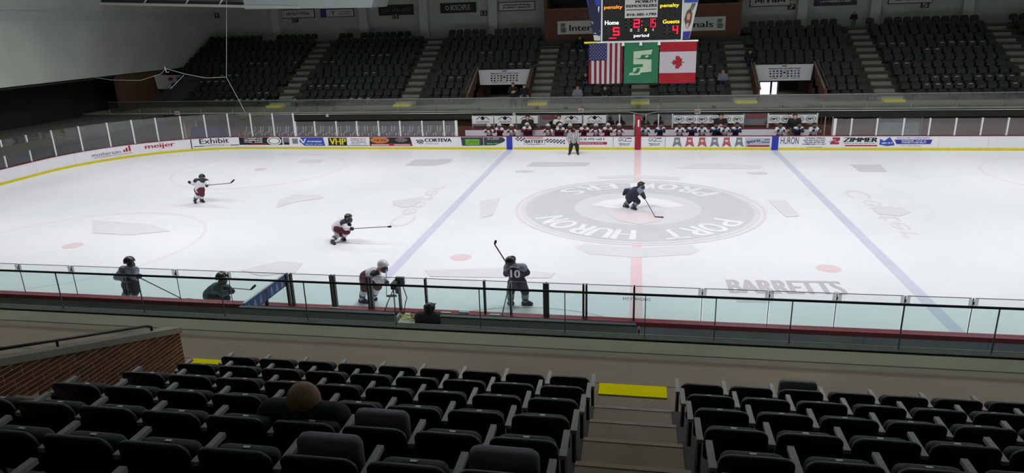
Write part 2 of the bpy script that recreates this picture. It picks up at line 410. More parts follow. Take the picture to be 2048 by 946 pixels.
# sponsor patches under the ice
_iz = [0.005]
def icepx(L, m, z=0.003, name='ice_advert'):
    _iz[0] += .0004; z = _iz[0]
    return mk(name, [tuple(atZ(u, v, z)) for u, v in L], [tuple(range(len(L)))], m, ice)
icepx([(1148, 494), (1168, 488), (1280, 496), (1382, 490), (1400, 499), (1382, 509), (1275, 515), (1178, 508)], I_GREY)
icepx([(1195, 352), (1268, 350), (1360, 354), (1360, 360), (1270, 356), (1200, 357)], I_GREY)
icepx([(1065, 324), (1182, 325), (1172, 332), (1052, 333)], I_GREY2); icepx([(1350, 336), (1390, 328), (1440, 326), (1525, 332), (1522, 337), (1440, 337)], I_GREY)
icepx([(830, 319), (905, 318), (900, 325), (870, 331), (810, 331)], I_GREY2); icepx([(1700, 329), (1760, 329), (1774, 343), (1720, 343)], I_GREY2)
icepx([(600, 319), (650, 319), (640, 325), (596, 325)], I_GREY); icepx([(560, 398), (590, 388), (640, 390), (648, 396), (590, 404), (552, 416)], I_GREY)
icepx([(785, 402), (840, 394), (842, 404), (812, 416), (786, 410)], I_GREY); icepx([(1750, 412), (1800, 414), (1822, 424), (1800, 432), (1755, 428)], I_GREY)
icepx([(185, 440), (300, 448), (340, 462), (260, 470), (185, 466)], I_GREY); icepx([(480, 540), (560, 522), (606, 526), (590, 545), (520, 552)], I_GREY)
icepx([(850, 540), (1000, 536), (1110, 546), (1100, 556), (860, 553)], I_GREY); icepx([(960, 402), (1000, 396), (985, 430), (962, 436)], I_GREY); icepx([(1535, 400), (1570, 400), (1600, 432), (1572, 434)], I_GREY)
a0, a1 = atZ(1462, 586), atZ(1696, 590); hh_ = np.linalg.norm(atZ(1465, 560) - atZ(1462, 586)); dx_ = a1 - a0
lettering('BARRETTS', lambda x, y: tuple(a0 + dx_ * x + np.array([0, hh_ * y, 0.004])), 0, 1, 0, 1, I_MARK, ice, bold=0.012)
greek(lambda x, y: tuple(a0 + dx_ * x + np.array([0, -0.75 + 0.45 * y, 0.004])), 0, 1.05, 0, 1, 1, I_GREY2, ice, 3)
for x0, sg in ((-9.6, 1), (9.6, -1)):      # script running along each blue line
    lettering('Center', lambda x, y: (x0 + sg * 0.9 * y, -3.5 + 7.0 * x if sg > 0 else 3.5 - 7.0 * x, 0.004), 0, 1, 0, 1, I_GREY, ice)
th = [math.radians(a) for a in range(0, 181, 9)]
mk('crease_line', [(-2.6 + r * math.cos(a), -HL + 0.75 * r * math.sin(a), 0.004) for r in (3.05, 3.11) for a in th], [(i, i + 1, i + 1 + len(th), i + len(th)) for i in range(len(th) - 1)], I_MARK, ice)

# ------------------------------------------------------------------ far and left boards
def strip(name, s0, s1, o0, o1, z0, z1, m, parent, step=0.6):
    n = max(1, int(abs(s1 - s0) / step)) if s0 < -XC + 0.01 else 1
    mb = MB()
    for i in range(n):
        a = s0 + (s1 - s0) * i / n; c = s0 + (s1 - s0) * (i + 1) / n
        p = [rim(a, o0, z0), rim(c, o0, z0), rim(c, o1, z0), rim(a, o1, z0)]
        mb.hexa(p + [q + np.array([0, 0, z1 - z0]) for q in p])
    return mb.build(name, m, parent)
SMIN = -XC - ARC - 10.0
bd = empty('dasher_boards', (0, HL, 0), 'white rink boards with sponsor adverts along far side and left corner', 'boards')
s = SMIN
while s < 24.5:
    e = min(s + 2.44, 24.6); strip('board_panel', s + .004, e - .004, 0, 0.1, 0.0, BT - 0.03, M['board_white'], bd); s = e
strip('kick_plate', SMIN, -7.66, -0.015, 0.0, 0.0, 0.14, M['kick_yellow'], bd); strip('kick_plate', -7.58 + .2, -.2, -0.015, 0, 0, 0.14, M['kick_yellow'], bd)
strip('kick_plate', .2, 7.42, -0.015, 0, 0, 0.14, M['kick_yellow'], bd); strip('kick_plate', 7.82, 24.6, -0.015, 0, 0, 0.14, M['kick_yellow'], bd)
strip('cap_rail', SMIN, 24.6, -0.02, 0.13, BT - 0.03, BT, M['cap_red'], bd)
for x, m in ((-7.62, 'line_blue'), (7.62, 'line_blue'), (0, 'line_red')):
    strip('line_marker', x - .18, x + .18, -0.02, 0.0, 0.0, BT - .03, M[m], bd)
cp = empty('red_column', (0.0, HL + .1, BT), 'dark red center line post rising above the far boards', 'post')
MB().box(-.15, .15, HL + .02, HL + .2, BT, 2.0).build('post_body', M['line_red'], cp); MB().box(-.03, .05, HL + .0, HL + .02, 1.35, 1.75).build('reflector', M['white'], cp)

def bf(s, z): return tuple(rim(s, -0.006, z))
def bf2(s, z): return tuple(rim(s, -0.010, z))
Z0, Z1 = 0.17, 0.77
def zf(f): return Z0 + (Z1 - Z0) * f
def advert(lbl):
    o = empty('advert', (0, HL, 0.4), parent=bd); o['label'] = lbl; o.location = (0, 0, 0.4); return o
S = s_of
ad = advert('motherson advert with red bars'); lettering('motherson', bf, S(184), S(242), zf(.32), zf(.68), M['ink'], ad)
for i, (u, h_) in enumerate(((247, .62), (252, .78), (258, .98))): rects(bf, [(S(u), S(u + 4), zf(.38), zf(h_))], M['red_print'], ad, 'logo_bar')
greek(bf, S(186), S(265), zf(.14), zf(.26), 1, M['red_print'], ad, 1)
ad = advert('dark red meijer lettering'); lettering('meijer', bf, S(291), S(350), zf(.28), zf(.86), M['red_print'], ad, bold=.02)
rects(bf, [(S(382), S(384), 0.02, Z1)], M['ink'], bd, 'panel_joint')
ad = advert('black Exhibit lettering'); lettering('Exhibit', bf, S(400), S(458), zf(.42), zf(.97), M['ink'], ad, bold=.012)
rects(bf, [(S(387), S(407), zf(.14), zf(.22), 4), (S(460), S(478), zf(.14), zf(.22), 4)], M['ink'], ad); greek(bf, S(405), S(460), zf(.12), zf(.34), 2, M['ink_grey'], ad, 2)
ad = advert('black panel with white print and round seal'); rects(bf, [(S(479), S(565), zf(.18), zf(.98), 8)], M['black'], ad); greek(bf2, S(488), S(527), zf(.38), zf(.95), 3, M['white'], ad, 3)
ell(bf2, S(549), zf(.6), .5, .27, M['white'], ad); ell(lambda a, c: tuple(rim(a, -.014, c)), S(549), zf(.6), .42, .21, M['ink_grey'], ad, hole=.8); rects(bf2, [(S(500), S(535), zf(.22), zf(.3), 4)], M['red_print'], ad)
ad = advert('two small square sponsor logos'); rects(bf, [(S(567), S(579), zf(.2), zf(.95))], M['ink_grey'], ad); rects(bf2, [(S(569), S(578), zf(.2), zf(.45))], M['ink'], ad); rects(bf, [(S(585), S(596), zf(.3), zf(.85))], M['shirt_grey'], ad)
ad = advert('blue arrow panel with white V'); poly(bf, [(S(599), zf(.55)), (S(608), zf(.1)), (S(650), zf(.08)), (S(647), zf(.97)), (S(603), zf(.97))], M['blue_print'], ad)
poly(bf2, [(S(601), zf(.8)), (S(604), zf(.82)), (S(607), zf(.5)), (S(611), zf(.85)), (S(613), zf(.85)), (S(608), zf(.35)), (S(605), zf(.38))], M['white'], ad); greek(bf2, S(613), S(646), zf(.42), zf(.66), 1, M['white'], ad, 4); greek(bf2, S(608), S(648), zf(.16), zf(.34), 1, M['off_white'], ad, 5)
ad = advert('VHP in yellow on black'); rects(bf, [(S(657), S(694), zf(.14), zf(.93)), (S(655), S(737), zf(.1), zf(.15))], M['black'], ad); lettering('VHP', bf2, S(660), S(692), zf(.2), zf(.86), M['yellow_print'], ad, bold=.02); greek(bf, S(699), S(735), zf(.2), zf(.9), 4, M['ink_grey'], ad, 6)
ad = advert('black and red panel with orange oval'); poly(bf, [(S(740), zf(.97)), (S(821), zf(.97)), (S(825), zf(.08)), (S(739), zf(.08))], M['black'], ad); rects(bf2, [(S(741), S(824), zf(.1), zf(.34))], M['red_print'], ad); ell(bf2, S(760), zf(.68), .62, .2, M['orange_print'], ad)
greek(lambda a, c: tuple(rim(a, -.014, c)), S(746), S(774), zf(.56), zf(.8), 1, M['maroon'], ad, 7); ell(bf2, S(803), zf(.7), .4, .12, M['shirt_grey'], ad); greek(lambda a, c: tuple(rim(a, -.014, c)), S(792), S(814), zf(.6), zf(.8), 1, M['ink'], ad, 8); rects(lambda a, c: tuple(rim(a, -.014, c)), [(S(743), S(778), zf(.14), zf(.24)), (S(788), S(820), zf(.14), zf(.24))], M['off_white'], ad)
ad = advert('CORTEVA lettering with striped swirl'); lettering('CORTEVA', bf, S(850), S(903), zf(.5), zf(.86), M['ink'], ad, bold=.02); greek(bf, S(851), S(878), zf(.26), zf(.38), 1, M['ink_grey'], ad, 9)
for i in range(4): ell(bf, S(839 + (i % 2) * 3), zf(.66 - i * .1), .24 - .03 * i, .05, M['slate'], ad, hole=.55)
ad = advert('dark slate panel with green print'); poly(bf, [(S(922), zf(.97)), (S(1006), zf(.97)), (S(1011), zf(.7)), (S(1008), zf(.5)), (S(990), zf(.15)), (S(924), zf(.1))], M['slate'], ad); rects(bf2, [(S(931), S(959), zf(.2), zf(.76))], M['lime'], ad); lettering('SUPREND', lambda a, c: tuple(rim(a, -.014, c)), S(932), S(958), zf(.3), zf(.66), M['slate'], ad)
rects(bf2, [(S(967), S(968), zf(.12), zf(.94))], M['off_white'], ad); greek(bf2, S(974), S(1000), zf(.7), zf(.94), 2, M['off_white'], ad, 10); greek(bf2, S(973), S(1000), zf(.2), zf(.44), 1, M['lime'], ad, 11)
ad = advert('BATTERY advert with checkered ribbons'); ck = []
for i in range(30):
    for j in range(3):
        u = 1031 + i * 3.3
        if 1050 < u < 1088: continue
        if (i + j) % 2: ck.append((S(u), S(u + 3.3), zf(.62 + .13 * j - (u - 1031) * .0046 + (.12 if u > 1080 else 0)), zf(.75 + .13 * j - (u - 1031) * .0046 + (.12 if u > 1080 else 0))))
rects(bf, ck, M['ink'], ad, 'checkers'); rects(bf, [(S(1048), S(1090), zf(.24), zf(.8))], M['ink_grey'], ad); rects(bf2, [(S(1049), S(1089), zf(.27), zf(.77))], M['white'], ad); lettering('BATTERY', lambda a, c: tuple(rim(a, -.014, c)), S(1051), S(1087), zf(.38), zf(.7), M['ink'], ad, bold=.015); greek(lambda a, c: tuple(rim(a, -.014, c)), S(1055), S(1083), zf(.2), zf(.32), 1, M['ink'], ad, 12); rects(bf, [(S(1052), S(1086), zf(.86), zf(.93))], M['red_print'], ad)
greek(bf, S(1158), S(1210), zf(.6), zf(.95), 1, M['ink_grey'], ad, 13); rects(bf, [(S(1156), S(1214), zf(.24), zf(.5))], M['red_print'], ad); lettering('sbattery.com', bf2, S(1158), S(1206), zf(.28), zf(.47), M['white'], ad)
for u, nm in ((1237, 'left of red post'), (1297, 'right of red post')):
    ad = advert('green GO advert ' + nm); lettering('GO', bf, S(u), S(u + 15), zf(.55), zf(.95), M['dark_green'], ad, slant=.1); rects(bf, [(S(u + 12), S(u + 27), zf(.55), zf(.6)), (S(u + 16), S(u + 26), zf(.8), zf(.9))], M['dark_green'], ad); greek(bf, S(u), S(u + 24), zf(.12), zf(.4), 2, M['dark_green'], ad, 14)
rects(bf, [(S(1226), S(1226.8), .16, Z1), (S(1330), S(1330.8), .16, Z1)], M['ink_grey'], bd, 'panel_joint')
ad = advert('row of grey and red jerseys')
for i, (u, m) in enumerate(((1354, 'shirt_grey'), (1379, 'shirt_red'), (1404, 'shirt_red'), (1429, 'shirt_grey'), (1453, 'shirt_red'), (1478, 'shirt_grey'))):
    poly(bf, [(S(u - 9), zf(.02)), (S(u - 5), zf(.1)), (S(u), zf(.28)), (S(u + 5), zf(.1)), (S(u + 10), zf(.02)), (S(u + 6), zf(.6)), (S(u + 6), zf(.93)), (S(u - 6), zf(.93)), (S(u - 6), zf(.6))], M[m], ad, 'jersey_print'); rects(bf2, [(S(u - 3), S(u + 3), zf(.5), zf(.7))], M['off_white'], ad)
ad = advert('blue grey sports panel'); rects(bf, [(S(1490), S(1540), zf(.02), zf(.9))], M['pale_blue_grey'], ad); lettering('sports', lambda a, c: tuple(rim(a, -.010, c + (a - S(1492)) * .12)), S(1493), S(1520), zf(.25), zf(.62), M['slate'], ad, bold=.012); rects(bf2, [(S(1495), S(1539), zf(.04), zf(.2))], M['red_print'], ad); rects(bf2, [(S(1522), S(1539), zf(.4), zf(.55)), (S(1528), S(1539), zf(.65), zf(.8))], M['shirt_grey'], ad)
ad = advert('tall HURON lettering and address'); lettering('HURON', bf, S(1561), S(1597), zf(.3), zf(.95), M['ink'], ad); greek(bf, S(1603), S(1654), zf(.2), zf(.95), 4, M['ink'], ad, 15); rects(bf, [(S(1614), S(1645), zf(.0), zf(.04))], M['ink_grey'], ad)
ad = advert('ZIMMER lettering with red Z mark'); poly(bf, [(S(1664), zf(.92)), (S(1679), zf(.92)), (S(1679), zf(.62)), (S(1668), zf(.5)), (S(1678), zf(.44)), (S(1678), zf(.28)), (S(1660), zf(.28)), (S(1660), zf(.44)), (S(1672), zf(.7)), (S(1664), zf(.74))], M['red_print'], ad)
poly(bf2, [(S(1655), zf(.48)), (S(1668), zf(.7)), (S(1681), zf(.42)), (S(1668), zf(.56))], M['ink_grey'], ad); lettering('ZIMMER', bf, S(1687), S(1754), zf(.5), zf(.9), M['ink'], ad, bold=.03, slant=.03); greek(bf, S(1686), S(1754), zf(.3), zf(.44), 1, M['ink_grey'], ad, 16); rects(bf, [(S(1690), S(1755), zf(.1), zf(.22))], M['red_print'], ad)
ad = advert('blue banner and blue emblem'); poly(bf, [(S(1759), zf(.8)), (S(1768), zf(.6)), (S(1778), zf(.95)), (S(1786), zf(.5)), (S(1790), zf(.2)), (S(1775), zf(.12)), (S(1759), zf(.25))], M['blue_print'], ad); greek(bf2, S(1762), S(1786), zf(.3), zf(.5), 1, M['white'], ad, 17)
poly(bf, [(S(1788), zf(.72)), (S(1864), zf(.72)), (S(1861), zf(.3)), (S(1793), zf(.3))], M['purple_blue'], ad); greek(bf2, S(1802), S(1853), zf(.36), zf(.68), 2, M['white'], ad, 18); greek(bf, S(1788), S(1862), zf(.8), zf(.92), 1, M['purple_blue'], ad, 19); greek(bf, S(1798), S(1848), zf(.1), zf(.2), 1, M['ink_grey'], ad, 20)

# far glass with posts
ga = empty('glass_screen', (-XC, HL, BT), 'tall rink glass with white posts around the left corner', 'glass')
gb = empty('glass_screen', (-16, HL, BT), 'low rink glass with white posts left of the home bench', 'glass')
gc = empty('glass_screen', (16, HL, BT), 'low rink glass with white posts right of the visitor bench', 'glass')
def screen(par, pu, top, ends, wide=()):
    ss = sorted(pu)
    for i, a in enumerate(ss):
        wd = .075 if i in wide else .04
        strip('glass_post', a - wd, a + wd, .03, .12, BT, top, M['post_white'], par)
        if i < len(ss) - 1: strip('glass_pane', a + .045, ss[i + 1] - .045, .065, .08, BT, top - .02, GL_FAR, par)
pu = [S(u, BT) for u in (223, 271, 318, 367, 414, 460, 505, 549, 590)]
extra = []
d = 1.6; q = pu[0] - d
while q > SMIN + .2: extra.append(q); q -= d
screen(ga, extra + pu, GT_END, None)
pb = [pu[-1] + .09] + [S(u, BT) for u in (631, 674, 715, 758, 801, 845, 888.5, 913)]
screen(gb, pb, GT_SIDE, None, (8,))
screen(gc, [S(u, BT) for u in (1668, 1701, 1752, 1805, 1857, 1909, 1961, 2013)] + [22.0, 23.5], GT_SIDE, None, (0,))

# ------------------------------------------------------------------ far bench side
YB = 16.5
wf = MB().box(-37, 34, YB, YB + .3, -.03, 1.9).build('wall_bench', M['brick_far']); tag(wf, 'brown brick wall under the far walkway', 'wall', kind='structure')
slab = MB().box(-40, 34, 16.15, 19.6, 1.45, 1.95).build('floor_walkway_far', M['concrete']); tag(slab, 'grey concrete walkway in front of the far seats', 'walkway', kind='structure')
MB().box(-40, 34, 16.0, 16.2, 1.42, 1.88).build('fascia', M['fascia'], slab); MB().box(-40, 34, 15.97, 16.22, 1.88, 1.955).build('edge_lip', M['concrete'], slab)
MB().tube([(-30, 15.97, 1.8), (-.6, 15.97, 1.82), (0.0, 15.97, 1.68), (0.5, 15.97, 1.68), (1.1, 15.97, 1.8), (33, 15.97, 1.8)], .025, 6).build('conduit', M['steel'], slab)
for u in (1028, 654): 
    p = atY(u, 223, 15.95); MB().box(p[0] - .09, p[0] + .09, 15.9, 16.0, 1.64, 1.84).build('junction_box', M['off_white'], slab)
for u, v, lb in ((1162, 221, 'white exit sign over the home bench'), (1395, 223, 'white exit sign over the visitor bench'), (354, 226, 'small white exit sign near the left corner glass')):
    p = atY(u, v, 15.9); o = empty('exit_sign', (p[0], 15.9, p[2] - .14), lb, 'sign')
    MB().box(p[0] - .17, p[0] + .17, 15.9, 15.98, p[2] - .14, p[2] + .12).build('sign_body', M['off_white'], o)
    lettering('EXIT', lambda x, z: (p[0] + x, 15.895, p[2] + z), -.13, .13, -.08, .06, M['red_print'], o, bold=.008)
# far guard
gd = empty('guard_rail', (0, 16.25, 1.95), 'long glass guard with pale top rail along the far walkway', 'railing')
x = -37.2
while x < 33:
    MB().box(x + .01, x + 2.39, 16.24, 16.26, 1.96, 2.72).build('guard_pane', GL_GUARD_FAR, gd); MB().box(x - .025, x + .025, 16.22, 16.28, 1.95, 2.2).build('bracket', M['concrete'], gd); x += 2.4
MB().box(-37.2, 33, 16.22, 16.28, 2.72, 2.755).build('top_rail', M['steel'], gd)

# bench: white back wall with maroon cap, platform, bench seat, back glass with banners
for x0, x1, lb in ((-10.7, -.25, 'home'), (.25, 10.15, 'visitor')):
    MB().box(x0, x1, 13.15, 15.2, -.03, .16).build('floor_bench_' + lb, M['concrete_dark'])['kind'] = 'structure'
    o = empty('team_bench', ((x0 + x1) / 2, 14.0, .16), 'long pale %s team bench seat behind the far boards' % lb, 'bench')
    MB().box(x0 + .2, x1 - .2, 13.7, 13.95, .42, .48).build('seat', M['off_white'], o)
    for xx in np.linspace(x0 + .5, x1 - .5, 7): MB().box(xx - .03, xx + .03, 13.75, 13.9, .16, .42).build('bench_leg', M['steel'], o)
    o = empty('wall_half_' + lb, ((x0 + x1) / 2, 14.5, .16), 'white half wall with dark red cap behind the %s bench' % lb, 'wall', kind='structure')
    MB().box(x0, x1, 14.45, 14.53, .16, .98).build('half_wall', M['board_white'], o); MB().box(x0, x1, 14.42, 14.56, .98, 1.03).build('cap_rail', M['cap_red'], o)
def bx(u): return atY(u, 240, 15.0)[0]
bg = empty('glass_screen', (0, 15, .98), 'glass screen with pale posts behind the team benches', 'glass')
pxs = [945, 988, 1033, 1078, 1166, 1213, 1239, 1268, 1292, 1317, 1345, 1393, 1487, 1536, 1634]
for i, u in enumerate(pxs):
    MB().box(bx(u) - .04, bx(u) + .04, 14.97, 15.03, .16, 1.8).build('glass_post', M['post_white'] if u in (1239, 1268, 1317, 1345, 1634, 1536) else M['steel'], bg)
    if i < len(pxs) - 1: MB().box(bx(u) + .05, bx(pxs[i + 1]) - .05, 14.995, 15.005, .98, 1.78).build('glass_pane', GL_FAR, bg)
def wallfn(Y): return lambda x, z: (x, Y, z)
def house_banner(u0, u1, k):
    x0, x1 = bx(u0), bx(u1); o = empty('banner', ((x0 + x1) / 2, 14.93, 1.3), 'white banner with black twin-roof logo, %s from the left' % ordn(k), 'banner', 'twin-roof banners behind the home bench')
    MB().box(x0, x1, 14.93, 14.95, 1.28, 1.77).build('cloth', M['white'], o); f = wallfn(14.925); xm = (x0 + x1) / 2; W = (x1 - x0) * .3
    for sx in (-1, 1):
        c = xm + sx * W * .52
        poly(f, [(c - W * .55, 1.5), (c, 1.68), (c + W * .55, 1.5), (c + W * .5, 1.57), (c, 1.73), (c - W * .5, 1.57)], M['ink'], o, 'logo')
    poly(f, [(xm - .13, 1.66), (xm - .05, 1.74), (xm + .05, 1.74), (xm + .13, 1.66), (xm + .06, 1.52), (xm - .06, 1.52)], M['ink'], o, 'logo'); greek(f, x0 + .2, x1 - .2, 1.31, 1.46, 2, M['ink_grey'], o, k)
for k, (u0, u1) in enumerate(((945, 987), (989, 1032), (1034, 1076), (1122, 1164), (1167, 1212))): house_banner(u0, u1, k + 1)
def oval_banner(u0, u1, n, k):
    x0, x1 = bx(u0), bx(u1); o = empty('banner', ((x0 + x1) / 2, 14.93, 1.3), 'white banner with a row of %s ringed MPT logos' % ('six' if n == 6 else 'four'), 'banner', 'oval logo banners behind the visitor bench')
    MB().box(x0, x1, 14.93, 14.95, 1.24, 1.72).build('cloth', M['white'], o)
    for i in range(n):
        c = x0 + (x1 - x0) * (i + .5) / n; W = (x1 - x0) / n * .42
        ell(wallfn(14.925), c, 1.48, W, .18, M['slate'], o, 'logo_ring', 24, .88); lettering('MPT', wallfn(14.922), c - W * .62, c + W * .62, 1.41, 1.55, M['ink'], o, bold=.01)
oval_banner(1347, 1487, 6, 0); oval_banner(1537, 1633, 4, 1)
for txt, u0, u1 in (('HOME', 1084, 1110), ('VISITOR', 1491, 1533)):
    o = empty('wall_lettering', (bx((u0 + u1) / 2), 14.96, 1.5), 'dark red %s lettering behind the bench' % txt, 'sign')
    MB().box(bx(u0), bx(u1), 14.96, 14.98, 1.5, 1.75).build('sign_plate', mat('sign_smoke', (84, 80, 82), .5), o); lettering(txt, wallfn(14.955), bx(u0 + 1), bx(u1 - 1), 1.55, 1.72, M['red_print'], o, bold=.012)
# garage door, hose ring and wall lamp right of the visitor bench
dr = empty('door_1', (bx(1800), YB, 0), 'wide grey roll-up door beyond the visitor bench', 'door', kind='structure')
dx0, dx1 = atY(1757, 250, 16.4)[0], atY(1842, 250, 16.4)[0]
for i in range(6): MB().box(dx0, dx1, 16.4, 16.5, i * .235, i * .235 + .23).build('door_panel', mat('door_grey', (150, 156, 154), .6), dr)
for a in (dx0, dx1): MB().box(a - .05, a + .05, 16.34, 16.5, 0, 1.8).build('door_frame', M['steel'], dr)
p = atY(1692, 230, 16.3); o = empty('hose_ring', p, 'black hose coil hanging on the brick wall', 'hose')
MB().tube([(p[0] + .2 * math.cos(a), 16.3 + .05 * math.sin(a), p[2] + .24 * math.sin(a)) for a in np.linspace(0, 2 * math.pi, 21)], .045, 8).build('coil', M['black'], o, True); MB().box(p[0] - .05, p[0] + .05, 16.3, 16.5, p[2] + .15, p[2] + .22).build('hook', M['steel'], o)
p = atY(1717, 228, 16.3); o = empty('wall_lamp', p, 'small pale wall lamp beside the hose coil', 'lamp'); MB().box(p[0] - .24, p[0] + .24, 16.2, 16.4, p[2] - .06, p[2] + .07).build('housing', M['steel'], o); MB().box(p[0] - .2, p[0] + .2, 16.18, 16.2, p[2] - .04, p[2] + .05).build('diffuser', glow('lamp_dim', (230, 230, 220), .35), o)
# equipment leaning behind the right end of the visitor bench: spare sticks
for i, u in enumerate((1640, 1648, 1656, 1663)):
    a = atY(u, 268, 14.3); o = empty('hockey_stick', (a[0], 14.3, .16), 'spare hockey stick leaning by the visitor bench gate, %s from the bench' % ordn(i + 1), 'stick', 'spare sticks by the visitor bench')
    MB().tube([(a[0], 14.3, .2), (a[0] + .12, 14.8, 1.62)], .02, 6).build('shaft', M['steel'] if i % 2 else M['stick_black'], o); MB().box(a[0] - .12, a[0] + .04, 14.27, 14.31, .16, .24).build('blade', M['stick_black'], o)

# two rows of grey chairs with bright frames behind the low glass, left of the home bench
def far_chair():
    o = empty('rink_chair', (0, 0, 0))
    MB().box(-.2, .2, -.18, .2, .30, .35).build('seat', M['chair_slate'], o, local=True)
    MB().hexa([(-.2, .18, .34), (.2, .18, .34), (.2, .22, .34), (-.2, .22, .34), (-.2, .26, .66), (.2, .26, .66), (.2, .3, .66), (-.2, .3, .66)]).build('backrest', M['chair_slate'], o, local=True)
    for sx in (-1, 1): MB().tube([(sx * .215, -.2, 0), (sx * .215, -.2, .33), (sx * .215, .2, .36), (sx * .215, .29, .68)], .028, 6).build('side_frame', M['post_white'], o, local=True)
    return o
def copy_tree(o, parent=None):
    c = o.copy(); COL.objects.link(c); c.parent = parent
    for ch in o.children: copy_tree(ch, c)
    return c
proto = far_chair(); first = True
for r, (yy, zz) in enumerate(((14.1, .12), (15.1, .42))):
    MB().box(-26.5, -11.4, yy - .45, yy + .5, -.03, zz).build('floor_riser', M['concrete_dark'])['kind'] = 'structure'
    xs = np.arange(-26.0, -11.6, .62)
    for i, x in enumerate(xs):
        o = proto if first else copy_tree(proto); first = False
        o.location = (x, yy, zz); o.rotation_euler = (0, 0, RND.uniform(-.05, .05))
        tag(o, 'slate grey chair with bright frame behind far glass, %s row, %s from left' % (('front', 'back')[r], ordn(i + 1)), 'chair', 'chairs behind the far glass')
# corner storage seen through the tall glass
o = empty('equipment_cart', (-29.2, 15.2, 0), 'blue tarp over an equipment cart behind the left corner glass', 'cart')
MB().hexa([(-30.3, 14.9, .15), (-27.9, 14.9, .15), (-27.9, 15.7, .15), (-30.3, 15.7, .15), (-30.1, 15.0, 1.1), (-28.1, 15.0, 1.1), (-28.1, 15.6, 1.1), (-30.1, 15.6, 1.1)]).build('tarp', mat('tarp_blue', (34, 44, 96), .6), o)
for x in (-30, -28.2):
    MB().tube([(x - .02, 15.3, .08), (x + .02, 15.3, .08)], .12, 12).build('wheel', M['black'], o)
o = empty('door_2', (-30.6, 16.4, 0), 'brown door with pale frame behind the corner glass', 'door', kind='structure'); MB().box(-31.5, -30.7, 16.35, 16.5, 0, 1.75).build('door_leaf', mat('door_brown', (150, 104, 84), .6), o); MB().box(-31.6, -31.5, 16.3, 16.5, 0, 1.8).build('door_frame', M['off_white'], o); MB().box(-30.7, -30.6, 16.3, 16.5, 0, 1.8).build('door_frame', M['off_white'], o)

# ------------------------------------------------------------------ far stand
FP, FR, FY0, FZ0, NROW = 0.8, 0.39, 19.45, 1.95, 12      # row pitch, rise, front of first riser, walkway level
AISLES = [(-25.8, .62), (-16.2, .62), (-6.75, .68), (0.1, .6), (6.75, .68), (15.5, .62), (24.6, .62)]
TUN = [(-11.6, -7.65), (7.65, 11.55)]
X0F, X1F = -36.9, 33.5
def row_y(n): return FY0 + FP * (n - 1)       # front edge of row n
def row_z(n): return FZ0 + FR * (n - 1)
st = empty('far_stand', (0, FY0, 0), 'stepped concrete stand on the far side of the rink', 'stand', kind='structure')
for n in range(1, NROW + 1):
    segs = [(X0F, X1F)]
    if n <= 4: segs = [(X0F, TUN[0][0]), (TUN[0][1], TUN[1][0]), (TUN[1][1], X1F)]
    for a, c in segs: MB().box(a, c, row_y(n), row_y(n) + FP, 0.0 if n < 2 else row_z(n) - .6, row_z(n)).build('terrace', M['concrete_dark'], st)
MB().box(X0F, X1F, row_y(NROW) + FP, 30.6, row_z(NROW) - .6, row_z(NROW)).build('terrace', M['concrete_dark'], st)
for k, (ax, hw) in enumerate(AISLES):
    o = empty('stair', (ax, FY0 - .3, FZ0), '%s far stair with yellow first step, counted from the left' % ordn(k + 1), 'stairs', 'stairs in the far stand')
    MB().box(ax - hw, ax + hw, FY0 - .85, FY0 - .3, FZ0 + .001, FZ0 + .15).build('yellow_step', M['step_yellow'], o); MB().box(ax - hw, ax + hw, FY0 - .3, FY0, FZ0 + .001, FZ0 + .28).build('step', M['step_edge'], o)
    for n in range(2, NROW + 1):
        if 2 <= k <= 4 and n > 10: break
        MB().box(ax - hw, ax + hw, row_y(n) - .34, row_y(n), row_z(n) - FR, row_z(n) - FR * .5).build('step', M['concrete'], o); MB().box(ax - hw, ax + hw, row_y(n) - .02, row_y(n) + .16, row_z(n), row_z(n) + .012).build('nosing', M['step_edge'], o)

# far seats
def seat_block(mb, x, y, z, up=True, tagm=False):
    w_ = .27
    # backrest with rounded shoulders
    P = [(-w_, .22), (w_, .22), (w_, .5), (w_ * .8, .6), (0, .63), (-w_ * .8, .6), (-w_, .5)]
    mb.prism([(x + a, y + .05 + .12 * c, z + c) for a, c in P], (0, .05, 0), 0)
    # tipped-up cushion
    mb.hexa([(x - w_ * .9, y - .1, z + .2), (x + w_ * .9, y - .1, z + .2), (x + w_ * .9, y - .01, z + .2), (x - w_ * .9, y - .01, z + .2), (x - w_ * .9, y - .05, z + .46), (x + w_ * .9, y - .05, z + .46), (x + w_ * .9, y + .04, z + .46), (x - w_ * .9, y + .04, z + .46)], 0)
    mb.box(x - .03, x + .03, y - .08, y + .1, z, z + .22, 0)
    if tagm: mb.box(x - .11, x + .11, y - .06, y + .01, z + .455, z + .49, 1)
SPOTS = (('b', 1446, 3, 'seated spectator in grey top by the stair right of the maple leaf flag'), ('a', 1500, 6, 'seated spectator in dark coat above the right tunnel corner'), ('a', 1210, 1, 'seated spectator in dark coat below the stripes flag'), ('b', 1155, 1, 'seated spectator in grey top left of the stripes flag, front row'), ('a', 1171, 3, 'seated spectator in dark coat just left of the stripes flag'), ('a', 1160, 9, 'seated spectator in dark coat under the tournament sign'))
def spot_x(u, n):
    lo, hi = -37.0, 33.0
    for _ in range(40):
        m_ = (lo + hi) / 2; lo, hi = (m_, hi) if proj((m_, row_y(n) + .35, row_z(n) + .8))[0] < u else (lo, m_)
    return lo
TAKEN = [(n, spot_x(u, n)) for _, u, n, _ in SPOTS]
FAR = []
